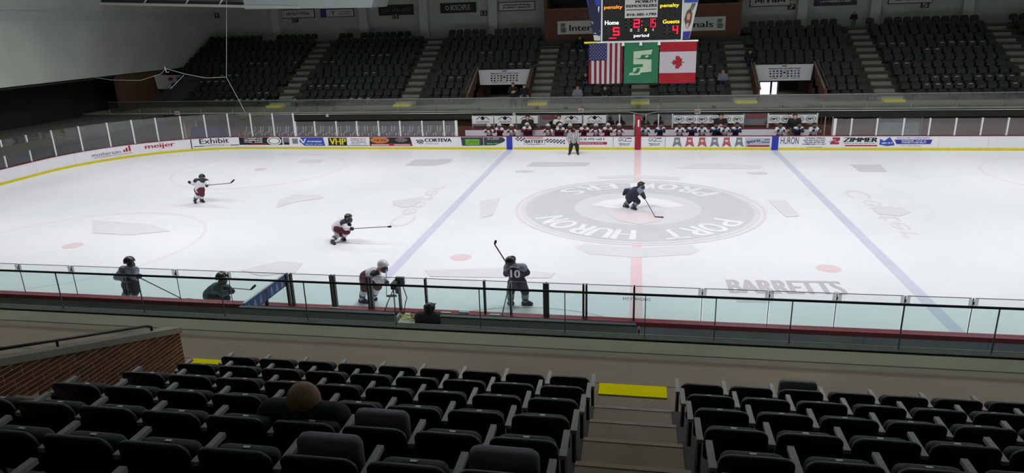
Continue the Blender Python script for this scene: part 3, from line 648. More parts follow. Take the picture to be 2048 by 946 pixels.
for n in range(1, NROW + 1):
    y = row_y(n) + .5; z = row_z(n); x = X0F + (3.2 if n < 6 else .5) + (n % 2) * .1
    k = 0
    while x < X1F - .4:
        bad = any(abs(x - ax) < hw + .3 for i, (ax, hw) in enumerate(AISLES)) or (n <= 4 and any(a - .35 < x < c + .35 for a, c in TUN)) or any(n == q and abs(x - sx_) < .5 for q, sx_ in TAKEN) or (n >= 10 and -7.4 < x < 7.4) or (n == 12 and any(abs(x - px) < .45 for px in (-31, -23.0, -17.7, -11.85, 12.05, 17.2)))
        if not bad:
            k += 1; u, v = proj((x, y, z + .4)); FAR.append((n, k, x, y, z, u, v))
        x += .63
tags_r = random.Random(11); TAGGED = set()
for _ in range(46):
    n, k = tags_r.randint(1, 8), tags_r.randint(1, 95)
    for j in range(tags_r.randint(2, 5)): TAGGED.add((n, k + j))
vis = [f for f in FAR if 0 < f[5] < 2048 and (f[6] > 20) and not (1166 < f[5] < 1398 and f[6] < 165)]
near_first = sorted(vis, key=lambda f: (f[0], abs(f[5] - 1100)))[:170]
NF = set((f[0], f[1]) for f in near_first)
protos = {}
for t in (False, True):
    mb = MB(); seat_block(mb, 0, 0, 0, True, t); me = mb.build('stadium_seat', [M['seat_far'], M['white']], local=True); protos[t] = me.data; bpy.data.objects.remove(me)
mbS = MB()
for n, k, x, y, z, u, v in FAR:
    t = (n, k) in TAGGED
    if (n, k) in NF:
        o = link('stadium_seat', protos[t], None, (x, y, z)); tag(o, 'dark flip-up stadium seat, %s row behind the far walkway, %s from the left' % (ordn(n), ordn(k)), 'seat', 'seats in the far stand')
    else: seat_block(mbS, x, y, z, True, t)
o = mbS.build('stadium_seats', [M['seat_far'], M['white']]); tag(o, 'rows of dark flip-up seats filling the upper far stand', 'seats', 'seats in the far stand', 'stuff')

# tunnels through the far stand
def tunnel(k, a, c, lb):
    o = empty('tunnel_entrance', ((a + c) / 2, FY0, FZ0), lb, 'entrance', kind='structure')
    yb = row_y(5) + .02
    for sx, x in ((1, a), (-1, c)):
        xa, xb = (x - .16, x) if sx > 0 else (x, x + .16)
        MB().hexa([(xa, FY0 - .1, FZ0), (xb, FY0 - .1, FZ0), (xb, yb + 3, FZ0), (xa, yb + 3, FZ0), (xa, FY0 - .1, FZ0 + .75), (xb, FY0 - .1, FZ0 + .75), (xb, yb, row_z(5) + .62), (xa, yb, row_z(5) + .62)]).build('side_wall', M['brick_far'], o)
        MB().tube([(x + sx * .02, FY0 - .1, FZ0 + .82), (x + sx * .02, yb, row_z(5) + .7)], .05, 6).build('handrail', M['concrete'], o); MB().tube([(x - sx * .18, FY0 - .1, FZ0 + .95), (x - sx * .18, yb, row_z(5) + .8)], .03, 6).build('handrail', M['steel'], o)
    MB().box(a, c, FY0 + .1, yb + 4.5, FZ0 - .1, FZ0).build('tunnel_floor', M['concrete'], o)
    zt = row_z(5) + .55; z_b = zt - 1.02
    MB().hexa([(a + .25, yb - .5, z_b), (c - .25, yb - .5, z_b), (c - .25, yb - .42, z_b), (a + .25, yb - .42, z_b), (a + .05, yb - .05, zt), (c - .05, yb - .05, zt), (c - .05, yb + .03, zt), (a + .05, yb + .03, zt)]).build('sign_board', M['white'], o)
    def sf(x, f): return (a + .3 + (c - a - .6) * x, yb - .515 + .45 * f - .01, z_b + (zt - z_b) * f)
    lettering('Welcome 512 157 AAA Teams', sf, .2, .82, .72, .8, M['ink'], o, bold=.002)
    r = random.Random(k)
    for i in range(9):
        if i == 4: continue
        for j in range(3):
            X = .2 + .62 * (i + .5) / 9; Zc = .6 - .16 * j
            (ell if r.random() < .5 else (lambda *q: poly(q[0], [(q[1] - q[3], q[2] - q[4]), (q[1] + q[3], q[2] - q[4] * .6), (q[1] + q[3] * .7, q[2] + q[4]), (q[1] - q[3], q[2] + q[4] * .7)], q[5], q[6], 'club_mark')))(sf, X, Zc, .022, .05, M['ink'] if r.random() < .6 else M['ink_grey'], o)
    ell(sf, .51, .47, .055, .2, M['ink_grey'], o, 'club_mark', 24, .86); ell(sf, .51, .5, .025, .06, M['ink'], o, 'club_mark'); greek(sf, .2, .84, .12, .19, 1, M['ink'], o, 5); rects(sf, [(.46, .56, .88, .95)], M['ink_grey'], o)
    MB().box(a, c, yb - .4, yb + 4.5, z_b - .04, z_b + .0).build('tunnel_ceiling', mat('tunnel_brown', (86, 74, 62), .8), o)
    MB().box(a, c, yb + 4.4, yb + 4.5, FZ0, z_b).build('tunnel_back', mat('tunnel_back', (70, 58, 50), .8), o)
    for fx, fy in ((.18, .4), (.42, 1.4), (.78, .3)):
        x = a + (c - a) * fx; MB().box(x - .16, x + .16, yb + fy, yb + fy + .5, z_b - .07, z_b - .04).build('ceiling_lamp', glow('tunnel_lamp', (255, 244, 214), 2.2), o)
    return yb, z_b
tunnel(1, *TUN[0], 'left tunnel entrance with club logo board in the far stand')
yb, z_b = tunnel(2, *TUN[1], 'right tunnel entrance with club logo board and bright door')
o = empty('door_3', (8.6, yb + 4.3, FZ0), 'brightly daylit glass door inside the right tunnel', 'door', kind='structure')
d0, d1 = atY(1518, 190, 24)[0], atY(1552, 190, 24)[0]
for i, (p, q) in enumerate(((d0, d0 + (d1 - d0) * .6), (d0 + (d1 - d0) * .72, d1))): MB().box(p, q, 23.9, 23.95, FZ0, 3.05).build('door_pane', glow('daylight_door', (240, 244, 248), 1.0), o)
MB().box(d0 - .1, d0, 23.85, 23.97, FZ0, 3.1).build('door_frame', M['steel'], o); MB().box(d1, d1 + .1, 23.85, 23.97, FZ0, 3.1).build('door_frame', M['steel'], o)

# back wall with pilasters, sponsor signs and section numbers
YW = 30.6
bw = MB().box(-38, 34, YW, YW + .3, 5.5, 11.5).build('wall_back', M['wall_paint']); tag(bw, 'grey painted wall behind the far stand', 'wall', kind='structure')
MB().box(-38, 34, YW - .06, YW, 8.1, 8.16).build('trim_band', M['pilaster'], bw)
for x in (-31, -23.0, -17.7, -11.85, 12.05, 17.2, 23.5, 29): MB().box(x - .35, x + .35, YW - .5, YW, 6.2, 11).build('pilaster', M['pilaster'], bw)
def wx(u, v, Y=YW - .1): p = atY(u, v, Y); return p[0], p[2]
def wall_sign(u0, u1, v0, v1, base, lb, txt=None, ink=None, gk=0):
    xa, zt = wx(u0, v0); xb, zb = wx(u1, v1); o = empty('wall_sign', ((xa + xb) / 2, YW - .1, min(zb, zt)), lb, 'sign', 'sponsor signs on the back wall')
    zt = max(zt, zb + .5)
    MB().box(xa, xb, YW - .1, YW - .002, zb, zt).build('sign_board', base, o); MB().box(xa - .06, xb + .06, YW - .06, YW - .002, zb - .06, zt + .06).build('sign_frame', M['black'], o); f = wallfn(YW - .105)
    if txt: lettering(txt, f, xa + (xb - xa) * .2, xb - (xb - xa) * .15, zb + (zt - zb) * .3, zb + (zt - zb) * .75, ink, o, bold=.015)
    if gk: greek(f, xa + (xb - xa) * .1, xb - (xb - xa) * .1, zb + (zt - zb) * .2, zb + (zt - zb) * .85, gk, ink, o, int(u0))
    return o, f, xa, xb, zb, zt
wall_sign(563, 628, 21, 34, M['off_white'], 'pale framed sign with dark script above section 17', None, M['ink_grey'], 1)
o, f, xa, xb, zb, zt = wall_sign(641, 707, 20, 32, M['off_white'], 'pale sign with purple stripe and dark Y'); rects(f, [(xa, xa + .5, zb, zt)], M['purple_blue'], o); lettering('Y', f, xa + .9, xa + 1.3, zb + .1, zt - .1, M['ink'], o); greek(f, xa + 1.5, xb - .2, zb + .12, zt - .12, 2, M['ink_grey'], o, 3)
o, f, xa, xb, zb, zt = wall_sign(757, 826, 12, 28, M['black'], 'dark sign with three small logos above section 15')
for i in range(3): ell(f, xa + (xb - xa) * (.2 + .3 * i), (zb + zt) / 2, .32, .1, M['ink_grey'], o, 'logo', 16, .7)
o, f, xa, xb, zb, zt = wall_sign(881, 951, 8, 23, M['black'], 'dark sign with tall pale lettering beside section 13'); lettering('BOSCHPUS', f, xa + .85, xb - .45, zb + .15, zt - .12, M['off_white'], o); ell(f, xa + .55, (zb + zt) / 2, .16, .16, M['off_white'], o, 'logo', 16, .7)
wall_sign(998, 1069, 6, 19, M['off_white'], 'white framed sign with two dark print lines', None, M['ink'], 2)
wall_sign(1502, 1579, -6, 10, M['off_white'], 'pale sign with black script beside section 7', None, M['ink'], 1)
wall_sign(1631, 1712, -8, 8, M['slate'], 'dark slate sign between sections 7 and 5', None, M['off_white'], 2)
wall_sign(1780, 1864, -10, 4, M['off_white'], 'pale framed sign above section 5', None, M['ink'], 2)
for u, v, t in ((432, 31, '19'), (590, 40, '17'), (790.5, 32.5, '15'), (967.5, 26.5, '13'), (1583, 14, '7'), (1850, 10, '5')):
    x, z = wx(u, v); o = empty('section_number', (x, YW - .1, z - .2), 'small black plate numbered %s on the back wall' % {'19': 'nineteen', '17': 'seventeen', '15': 'fifteen', '13': 'thirteen', '7': 'seven', '5': 'five'}[t], 'sign', 'section numbers'); MB().box(x - .28, x + .28, YW - .1, YW - .07, z - .2, z + .2).build('plate', M['black'], o); lettering(t, wallfn(YW - .105), x - .18, x + .18, z - .14, z + .14, M['off_white'], o, bold=.012)
# brick press box with tournament sign behind the scoreboard
pbx = MB().box(-7.3, 7.3, 27.6, 30.5, 4.8, 8.1).build('wall_press_box', M['brick_far']); tag(pbx, 'brown brick press box wall behind the scoreboard', 'wall', kind='structure')
MB().box(-7.3, 7.3, 27.5, 30.5, 8.1, 8.2).build('sill', mat('sill_brown', (120, 92, 78), .8), pbx); MB().box(-7.0, 7.0, 29.6, 29.7, 8.2, 11).build('window_dark', M['fascia'], pbx)
for x in (-7.2, 7.2): MB().box(x - .12, x + .12, 27.6, 30.5, 8.2, 11).build('corner_post', M['brick_far'], pbx)
xa, zt = wx(1115, 44, 27.5); xb, zb = wx(1450, 62, 27.5); zt += .05; zb = zt - .98
o = empty('tournament_sign', (0, 27.5, zb), 'long white sign with serif lettering ending nals behind the scoreboard', 'sign'); MB().box(xa, xb, 27.45, 27.6, zb, zt).build('sign_board', M['off_white'], o); f = wallfn(27.44)
def X27(u): return wx(u, 55, 27.44)[0]
lettering('Inter', f, X27(1139), X27(1183), zb + .24, zb + .68, M['ink'], o, bold=.02); lettering('nals', f, X27(1387), X27(1426), zb + .24, zb + .68, M['ink'], o, bold=.02)
for u in (1127, 1440): 
    x = X27(u); poly(f, [(x - .22, zb + .5), (x + .2, zb + .5), (x + .2, zb + .18), (x - .05, zb + .12), (x - .22, zb + .2)], M['ink_grey'], o, 'emblem'); poly(f, [(x - .22, zb + .82), (x + .15, zb + .82), (x + .1, zb + .54), (x - .22, zb + .54)], M['ink_grey'], o, 'emblem')
for i in range(3): 
    x = wx(1455 + i * 5, 20)[0]; MB().box(x - .06, x + .06, YW - .3, YW, 7.0, 10).build('pipe', M['steel'], bw)

# left end wall and corner
we = MB().box(-37.5, -37.0, -34, 31, 4.5, 11.5).build('wall_left', M['wall_end']); tag(we, 'tall plain grey wall at the left end of the arena', 'wall', kind='structure')
MB().box(-37.0, -36.96, -34, 31, 8.3, 8.9).build('trim_band', M['pilaster'], we)
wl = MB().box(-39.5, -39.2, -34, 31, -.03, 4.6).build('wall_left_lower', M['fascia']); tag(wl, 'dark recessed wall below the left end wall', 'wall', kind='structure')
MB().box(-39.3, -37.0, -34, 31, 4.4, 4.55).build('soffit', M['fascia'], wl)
wq = MB().box(-37.2, -36.9, 17.2, 22.6, 0, 4.5).build('wall_corner_brick', mat('brick_brown_dark', (92, 68, 52), .85, var=.2, scale=8)); tag(wq, 'brown brick wall of the left corner entrance', 'wall', kind='structure')
MB().box(-38.5, -32.8, -14, 16.2, 1.45, 1.9).build('floor_walkway_end', M['concrete_dark'])['kind'] = 'structure'
q = [atX(310, 150, -36.6), atX(365, 150, -36.6), atX(345, 178, -36.6), atX(318, 178, -36.6)]
o = empty('corner_sign', q[3], 'pale slanted sign board with red spot in the left corner', 'sign'); MB().prism([tuple(p) for p in q[::-1]], (-.1, 0, 0)).build('sign_board', M['off_white'], o)
c = atX(341, 158, -36.58); MB().prism([(-36.58, c[1] + .28 * math.cos(a), c[2] + .14 * math.sin(a)) for a in np.linspace(0, 2 * math.pi, 13)[:-1]], (-.02, 0, 0)).build('red_mark', M['red_print'], o)
p = atX(340, 180.5, -36.5); o = empty('corner_lamp', p, 'small bright lamp under the corner sign board', 'lamp'); MB().box(-36.7, -36.45, p[1] - .18, p[1] + .18, p[2] - .02, p[2] + .08).build('housing', M['fascia'], o); MB().box(-36.68, -36.47, p[1] - .14, p[1] + .14, p[2] - .05, p[2] - .02).build('diffuser', glow('tunnel_lamp', (255, 244, 214), 2.2), o)

# roof: sloped planes, pale bulkhead with strip ribs at the left
ce = empty('ceiling', (0, 0, 9.6), 'sloped pale grey arena roof', 'ceiling', kind='structure')
for sy in (-1, 1): MB().hexa([(-40, 0, 14.5), (36, 0, 14.5), (36, sy * 35, 9.4), (-40, sy * 35, 9.4), (-40, 0, 14.8), (36, 0, 14.8), (36, sy * 35, 9.7), (-40, sy * 35, 9.7)]).build('roof_slope', M['ceiling_pale'], ce)
MB().box(36, 36.3, -35, 35, 0, 14.8).build('wall_right', M['wall_paint'])['kind'] = 'structure'
MB().box(-40, 36, -35, -34.7, 0, 14.8).build('wall_front', M['wall_paint'])['kind'] = 'structure'
MB().box(-40.3, -40, -35, 35, 0, 14.8).build('wall_left_outer', M['wall_paint'])['kind'] = 'structure'
p0, p1 = atY(0, 5, 17.0), atY(738, 17, 17.0)
zb0, zb1 = p0[2], p1[2]
blk = empty('bulkhead', (p0[0], 17, zb0), 'pale hanging bulkhead with white lower edge under the roof', 'bulkhead', kind='structure')
pA, pB = atY(-60, 5, 17.0), atY(600, 17.5, 17.0); pC = atY(742, 12, 17.0)
MB().hexa([(pA[0], 17, pA[2]), (pB[0], 17, pB[2]), (pB[0], 17.3, pB[2]), (pA[0], 17.3, pA[2]), (pA[0], 17, pA[2] + .17), (pB[0], 17, pB[2] + .17), (pB[0], 17.3, pB[2] + .17), (pA[0], 17.3, pA[2] + .17)]).build('white_beam', M['post_white'], blk)
MB().hexa([(pB[0] - 4.0, 17.05, pB[2] + .1), (pC[0], 17.05, pC[2] - .1), (pC[0], 20, pC[2]), (pB[0] - 4, 20, pB[2] + .2), (pB[0] - 4.0, 17.05, pB[2] + 2.0), (pC[0] + .8, 17.05, pC[2] + 2.0), (pC[0] + .8, 20, pC[2] + 2), (pB[0] - 4, 20, pB[2] + 2.0)]).build('pale_panel', M['ceiling_pale'], blk)
MB().hexa([(pA[0], 17.3, pA[2] + .2), (pB[0] - 4.1, 17.3, pB[2] + .3), (pB[0] - 4.1, 17.6, pB[2] + .3), (pA[0], 17.6, pA[2] + .2), (pA[0], 17.3, pA[2] + .55), (pB[0] - 4.1, 17.3, pB[2] + .55), (pB[0] - 4.1, 17.6, pB[2] + .55), (pA[0], 17.6, pA[2] + .55)]).build('dark_strip', M['ceiling_dark'], blk)
for u in (90, 290, 374, 442): 
    a = atY(u, 11, 17.1); MB().tube([(a[0] - .2, 17.15, a[2]), (a[0] + .25, 17.15, a[2] + .5)], .05, 6).build('rib', M['post_white'], blk)
a = atY(286, 12, 17.1); c = atY(293, 38, 17.1); MB().tube([a, c], .03, 6).build('hanger_rod', M['steel'], blk)
a = atY(165, 8, 16.9); c = atY(203, 30, 16.9); o = empty('hanging_banner', (a[0], 16.9, c[2]), 'small white printed banner hanging at the far left', 'banner'); MB().hexa([(a[0], 16.9, c[2]), (c[0], 16.9, c[2]), (c[0], 16.93, c[2]), (a[0], 16.93, c[2]), (a[0], 16.9, a[2]), (c[0] - .4, 16.9, a[2]), (c[0] - .4, 16.93, a[2]), (a[0], 16.93, a[2])]).build('cloth', M['white'], o); greek(wallfn(16.89), a[0] + .2, c[0] - .4, c[2] + .1, a[2] - .1, 3, M['ink'], o, 9)
for i, (x, y) in enumerate(LAMP_SPOTS):
    o = empty('high_bay_fixture', (x, y, LAMP_Z + .02), 'long white high-bay fixture over the ice, %s of the %s row from the left' % (ordn(i % 6 + 1), ('near', 'far')[i // 6]), 'lamp', 'fixtures over the ice')
    MB().box(x - 2.5, x + 2.5, y - .7, y + .7, LAMP_Z + .03, LAMP_Z + .15).build('housing', M['post_white'], o)
    for sx in (-2, 2): MB().tube([(x + sx, y, LAMP_Z + .15), (x + sx, y, 14.5 - abs(y) * 5.1 / 35)], .02, 5).build('hanger', M['steel'], o)

# protective net ropes in the left corner
o = empty('net_ropes', atY(453, 160, 13.0), 'thin white net ropes strung above the left corner glass', 'rope')
def rp(L, Y): return [tuple(atY(u, v, Y)) for u, v in L]
MB().tube(rp([(453, -6), (453, 56), (453, 155)], 13.2), .014, 5).build('rope', M['rope'], o); MB().tube(rp([(453, 155), (470, 186), (490, 224)], 13.2), .014, 5).build('rope', M['rope'], o)
MB().tube(rp([(453, 154), (412, 156), (370, 148), (331, 137), (322, 148), (280, 161), (222, 160), (184, 154), (150, 152)], 13.2), .014, 5).build('rope', M['rope'], o); MB().tube(rp([(329, 133), (333, 145), (338, 144)], 13.2), .03, 5).build('clip', M['rope'], o); MB().tube(rp([(368, 150), (341, 178)], 13.2), .014, 5).build('rope', M['rope'], o)

# ------------------------------------------------------------------ scoreboard and flags
YS = -1.5
def sx_(u): return atY(u, 60, YS)[0]
def sz_(v): return atY(1280, v, YS)[2]
sx0, sx1, zb, zt = -1.40, 1.38, 6.63, 8.9
sb = empty('scoreboard', (0, 0, zb), 'black four-sided center scoreboard with lit red digits and side posters', 'scoreboard')
MB().hexa([(sx0, YS, zb), (sx1, YS, zb), (sx1, 1.5, zb), (sx0, 1.5, zb), (sx0, YS, zt), (sx1, YS, zt), (sx1, 1.5, zt), (sx0, 1.5, zt)]).build('cabinet', mat('board_black', (34, 35, 36), .5), sb)
for a, c, d, e in ((sx0 - .05, sx1 + .05, zb - .05, zb), (sx0 - .05, sx0, zb, zt), (sx1, sx1 + .05, zb, zt)): MB().box(a, c, YS - .03, YS + .03, d, e).build('white_frame', M['white'], sb)
for sg in (-1, 1):    # slanted poster panels at the corners
    xi = sx0 - .06 if sg < 0 else sx1 + .06
    Q = [(xi, YS, zb + .02), (xi + sg * .26, YS + .3, zb + .02), (xi + sg * .72, YS + .6, zt), (xi, YS, zt)]
    o = MB().prism(Q if sg > 0 else Q[::-1], (0, .06, 0)).build('poster_panel', M['off_white'] if sg > 0 else M['navy'], sb)
    def pf(x, z, sg=sg, xi=xi):
        f = (z - zb - .02) / (zt - zb - .02); W = .26 + .46 * f; D = .3 + .3 * f
        return (xi + sg * W * x, YS + D * x - .012, z)
    rects(pf, [(0.02, .98, 7.88, 8.12)], M['blue_print'], o); greek(pf, .2, .85, 7.95, 8.06, 1, M['white'], o, 4)
    if sg < 0:
        for i, (p, q, r_) in enumerate(((.1, .45, .1), (.35, .3, .12), (.6, .62, .1), (.8, .5, .08))): poly(pf, [(p, 7.85), (p + r_, 7.85), (q + .05, 7.2), (q, 7.05)], M['white'], o)
        poly(pf, [(.1, 6.98), (.15, 6.98), (.9, 7.3), (.9, 7.36)], M['off_white'], o); rects(pf, [(.05, .95, 6.66, 6.85)], M['off_white'], o); greek(pf, .1, .9, 6.88, 6.95, 1, M['white'], o, 6)
    else:
        poly(pf, [(.1, 7.3), (.3, 7.6), (.55, 7.66), (.75, 7.5), (.8, 7.2), (.55, 7.0), (.3, 7.1)], mat('poster_brown', (96, 70, 60), .6), o); ell(pf, .45, 7.4, .16, .12, M['skin'], o); ell(pf, .5, 7.1, .22, .09, mat('poster_tan', (196, 170, 156), .6), o)
        for i in range(3): poly(pf, [(.62 + .1 * i, 7.85), (.68 + .1 * i, 7.85), (.5 + .1 * i, 7.6), (.46 + .1 * i, 7.6)], M['ink'], o)
        rects(pf, [(.05, .95, 6.66, 6.9)], M['purple_blue'], o); greek(pf, .15, .85, 6.78, 6.84, 1, M['white'], o, 8)
ff = wallfn(YS - .012); ff2 = wallfn(YS - .02)
def led(name, rgb, s): return glow('led_' + name, rgb, s)
LO, LW, LY, LR, LOFF = led('orange', (255, 150, 40), 1.0), led('white', (250, 250, 250), .9), led('yellow', (250, 220, 40), 1.0), led('red', (255, 30, 60), 1.3), mat('led_off', (66, 64, 60), .5)
lettering('penalty', ff, sx_(1208), sx_(1244), sz_(18), sz_(9), LO, sb, bold=.004); lettering('penalty', ff, sx_(1319), sx_(1356), sz_(18), sz_(9), LY, sb, bold=.004)
lettering('Home', ff, sx_(1210), sx_(1237), sz_(48), sz_(39.5), LW, sb, bold=.005); lettering('Guests', ff, sx_(1325), sx_(1358), sz_(48.5), sz_(41), LY, sb, bold=.004); lettering('period', ff, sx_(1268), sx_(1298), sz_(76), sz_(68), LW, sb, bold=.003)
for i, t in enumerate('1234'): lettering(t, ff, sx_(1260.5 + i * 14.5), sx_(1264 + i * 14.5), sz_(63), sz_(57), LY if t == '3' else M['off_white'], sb, bold=.008)
SEG = {'0': 'abcdef', '1': 'bc', '2': 'abged', '3': 'abgcd', '4': 'fgbc', '5': 'afgcd', '6': 'afgedc', '7': 'abc', '8': 'abcdefg', '9': 'abcdfg', ' ': ''}
def digit(ch, u0, u1, v0, v1, on=LR):
    x0, x1, za, zc = sx_(u0), sx_(u1), sz_(v1), sz_(v0); t = (x1 - x0) * .22; zm = (za + zc) / 2
    R_ = {'a': (x0, x1, zc - t, zc), 'd': (x0, x1, za, za + t), 'g': (x0, x1, zm - t / 2, zm + t / 2), 'f': (x0, x0 + t, zm, zc), 'b': (x1 - t, x1, zm, zc), 'e': (x0, x0 + t, za, zm), 'c': (x1 - t, x1, za, zm)}
    a = [R_[k] for k in R_ if k in SEG[ch]]; b_ = [R_[k] for k in R_ if k not in SEG[ch]]
    if b_: rects(ff, b_, LOFF, sb, 'dark_segments')
    if a: rects(ff2, a, on, sb, 'lit_segments')
for ch, u0, u1 in ((' ', 1251, 1263), ('2', 1267, 1279), (' ', 1288, 1296), ('1', 1296, 1302), ('5', 1304, 1311)): digit(ch, u0, u1, 38, 55)
rects(ff2, [(sx_(1282.5), sx_(1284.5), sz_(44), sz_(41.5)), (sx_(1282.5), sx_(1284.5), sz_(52), sz_(49.5))], LR, sb, 'colon')
digit(' ', 1213, 1222, 53, 70); digit('5', 1226, 1239, 53, 70); digit(' ', 1328, 1340, 53, 70); digit('4', 1345, 1356, 53, 70); rects(ff2, [(sx_(1218), sx_(1233), sz_(76), sz_(74))], LR, sb, 'lamp_bar')
for u in (1209, 1223, 1230, 1238, 1319, 1331, 1341, 1351): digit(' ', u, u + 6, 22, 33)
for u in (1209, 1223, 1235, 1319, 1333, 1347): digit(' ', u, u + 7, -6, 4)
o = MB().box(sx_(1249), sx_(1314), YS - .03, YS, sz_(35.5), 8.9).build('sponsor_plate', M['off_white'], sb)
f3 = wallfn(YS - .036); lettering('MOBILITY', f3, sx_(1270), sx_(1312), sz_(6), sz_(.5), M['ink'], o, bold=.008); lettering('REMODELERS', f3, sx_(1252), sx_(1312), sz_(14.5), sz_(9), M['ink'], o, bold=.008); rects(f3, [(sx_(1252), sx_(1311), sz_(20), sz_(18.5))], M['ink'], o); lettering('810-385-1790', f3, sx_(1253), sx_(1311), sz_(31.5), sz_(26.5), M['ink'], o, bold=.008)
fb = empty('flag_bar', (0, YS - .1, 6.58), 'thin pale bar under the scoreboard carrying three flags', 'bar'); MB().tube([(-1.98, YS - .1, 6.6), (1.98, YS - .1, 6.58)], .03, 8).build('bar_tube', M['post_white'], fb); MB().tube([(-2.05, YS - .1, 6.6), (-1.6, YS - .1, 6.6)], .034, 8).build('yellow_tip', M['yellow_print'], fb)
for x in (-1.2, 0.3, 1.2): MB().box(x - .03, x + .03, YS - .13, YS + .1, 6.59, 6.64).build('bracket', M['post_white'], fb)
for x in (-.65, -.02, .62): MB().tube([(x, YS - .12, 6.6), (x, YS - .12, 6.46)], [.035, .06], 8).build('clip', M['white'], fb)
def flag(x0, x1, z0, z1, lb, base, wave=.05):
    o = empty('flag', ((x0 + x1) / 2, YS - .1, z0), lb, 'flag', 'flags under the scoreboard')
    def fn(a, c, dy=0.0):    # a, c in 0..1
        return (x0 + (x1 - x0) * a, YS - .1 - dy + wave * (1 - c) * math.sin(a * 9 + 3 * c), z0 + (z1 - z0) * c)
    n, k = 16, 8
    vs = [fn(i / n, j / k, d) for d in (0, -.012) for j in range(k + 1) for i in range(n + 1)]
    def ix(i, j, l): return l * (n + 1) * (k + 1) + j * (n + 1) + i
    fs = [(ix(i, j, 0), ix(i + 1, j, 0), ix(i + 1, j + 1, 0), ix(i, j + 1, 0)) for i in range(n) for j in range(k)] + [(ix(i, j + 1, 1), ix(i + 1, j + 1, 1), ix(i + 1, j, 1), ix(i, j, 1)) for i in range(n) for j in range(k)]
    mk('cloth', vs, fs, base, o, True); return o, fn
FRED = mat('flag_red', (118, 18, 36), .8, var=.06); FCR = mat('flag_crimson', (156, 14, 34), .8, var=.06); FW_ = mat('flag_white', (186, 181, 186), .8, var=.03); FBL = mat('flag_blue', (34, 36, 84), .8, var=.06); FGR = mat('flag_green', (38, 112, 76), .8, var=.06)
def patch(fn, x0, x1, z0, z1, m, o, name, dy=.012, n=4, k=8):
    vs = [fn(x0 + (x1 - x0) * i / n, z0 + (z1 - z0) * j / k, dy) for j in range(k + 1) for i in range(n + 1)]
    return mk(name, vs, [(j * (n + 1) + i, j * (n + 1) + i + 1, (j + 1) * (n + 1) + i + 1, (j + 1) * (n + 1) + i) for j in range(k) for i in range(n)], m, o, True)
o, fn = flag(-1.88, -.66, 5.13, 6.572, 'stars and stripes flag hanging below scoreboard at left', FRED)
for i in range(6): patch(fn, (1 + 2 * i) / 13 , (2 + 2 * i) / 13, 0.0, 1.0 if i > 2 else .6, FW_, o, 'white_stripe')
patch(fn, 0.0, 7 / 13, .58, 1.0, FBL, o, 'canton', .018, 8)
mb = MB()
for r in range(9):
    for c in range(6 if r % 2 == 0 else 5):
        cx, cz = (7 / 13) * ((c + .5 + (.5 if r % 2 else 0)) / 6), .60 + .38 * (r + .5) / 9
        mb.add([fn(cx + .016 * math.cos(a) * (1 if i % 2 == 0 else .45), cz + .014 * math.sin(a) * (1 if i % 2 == 0 else .45), .024) for i, a in enumerate(np.linspace(math.pi / 2, math.pi / 2 + 2 * math.pi, 11)[:-1])], [tuple(range(10))])
mb.build('stars', FW_, o)
o, fn = flag(-.6, .62, 5.13, 6.572, 'green flag with pale stick emblem hanging below scoreboard', FGR, .03)
e_ = lambda a, c: fn(a, c, .014)
PAL = mat('flag_pale_green', (176, 196, 170), .8, var=.04)
poly(e_, [(.27, .78), (.82, .82), (.78, .70), (.5, .69), (.47, .62), (.27, .6)], PAL, o, 'emblem'); poly(e_, [(.27, .6), (.8, .58), (.8, .28), (.5, .26), (.46, .21), (.14, .2), (.17, .26), (.26, .27), (.27, .38), (.55, .4), (.55, .47), (.27, .47)], PAL, o, 'emblem'); poly(e_, [(.6, .66), (.68, .69), (.72, .66), (.64, .62)], PAL, o, 'emblem')
o, fn = flag(.66, 1.94, 5.11, 6.572, 'red and white maple leaf flag below scoreboard at right', FCR, .03)
patch(fn, 0, 1, .25, .76, FW_, o, 'white_band', .012, 8)
HALF = [(0, 1.0), (.1, .8), (.2, .85), (.16, .48), (.33, .66), (.37, .57), (.55, .6), (.48, .42), (.56, .36), (.28, .1), (.31, 0.0), (.03, .05), (.03, -.2)]
leaf = HALF + [(-a, b_) for a, b_ in HALF[::-1]]
poly(lambda a, c: fn(a, c, .02), [(.5 - (b_ - .4) * .3, .505 + a * .29) for a, b_ in leaf], FCR, o, 'maple_leaf')

# ------------------------------------------------------------------ near boards, glass and boxes
YN = -HL
nb = empty('dasher_boards', (0, YN, 0), 'near rink boards with dark red cap seen from behind', 'boards')
x = -24.4
while x < 24: MB().box(x + .004, x + 2.43, YN - .1, YN, 0, BT - .09).build('board_panel', M['box_wall'], nb); x += 2.44
MB().box(-24.4, 24.4, YN - .2, YN + .02, BT - .09, BT + .02).build('cap_rail', mat('cap_near', (150, 36, 58), .4, var=.06), nb); MB().box(-24.4, 24.4, YN, YN + .015, 0, .14).build('kick_plate', M['kick_yellow'], nb)
for x in (-7.62, 0, 7.62): MB().box(x - .18, x + .18, YN, YN + .018, .14, BT - .09).build('line_marker', M['line_red'] if x == 0 else M['line_blue'], nb)
def nx(u, z=1.25, Y=YN - .05):
    lo, hi = -24.0, 14.0
    for _ in range(50):
        m_ = (lo + hi) / 2
        if proj((m_, Y, z))[0] < u: lo = m_
        else: hi = m_
    return (lo + hi) / 2
NGT = 1.67
ng = empty('glass_screen', (-1, YN - .06, BT + .02), 'rink glass with dark posts on the near boards', 'glass')
thick = [577, 585, 665, 671, 738, 744, 800, 853, 970, 1022, 1093, 1167, 1173, 1268]
thin = [45, 150, 253, 357, 461, 1403, 1536, 1670, 1805, 1940]
allp = sorted([(nx(u), 1) for u in thick] + [(nx(u), 0) for u in thin] + [(nx(45) - 1.5 * i, 0) for i in range(1, 5)] + [(nx(1940) + 1.5 * i, 0) for i in range(1, 8)])
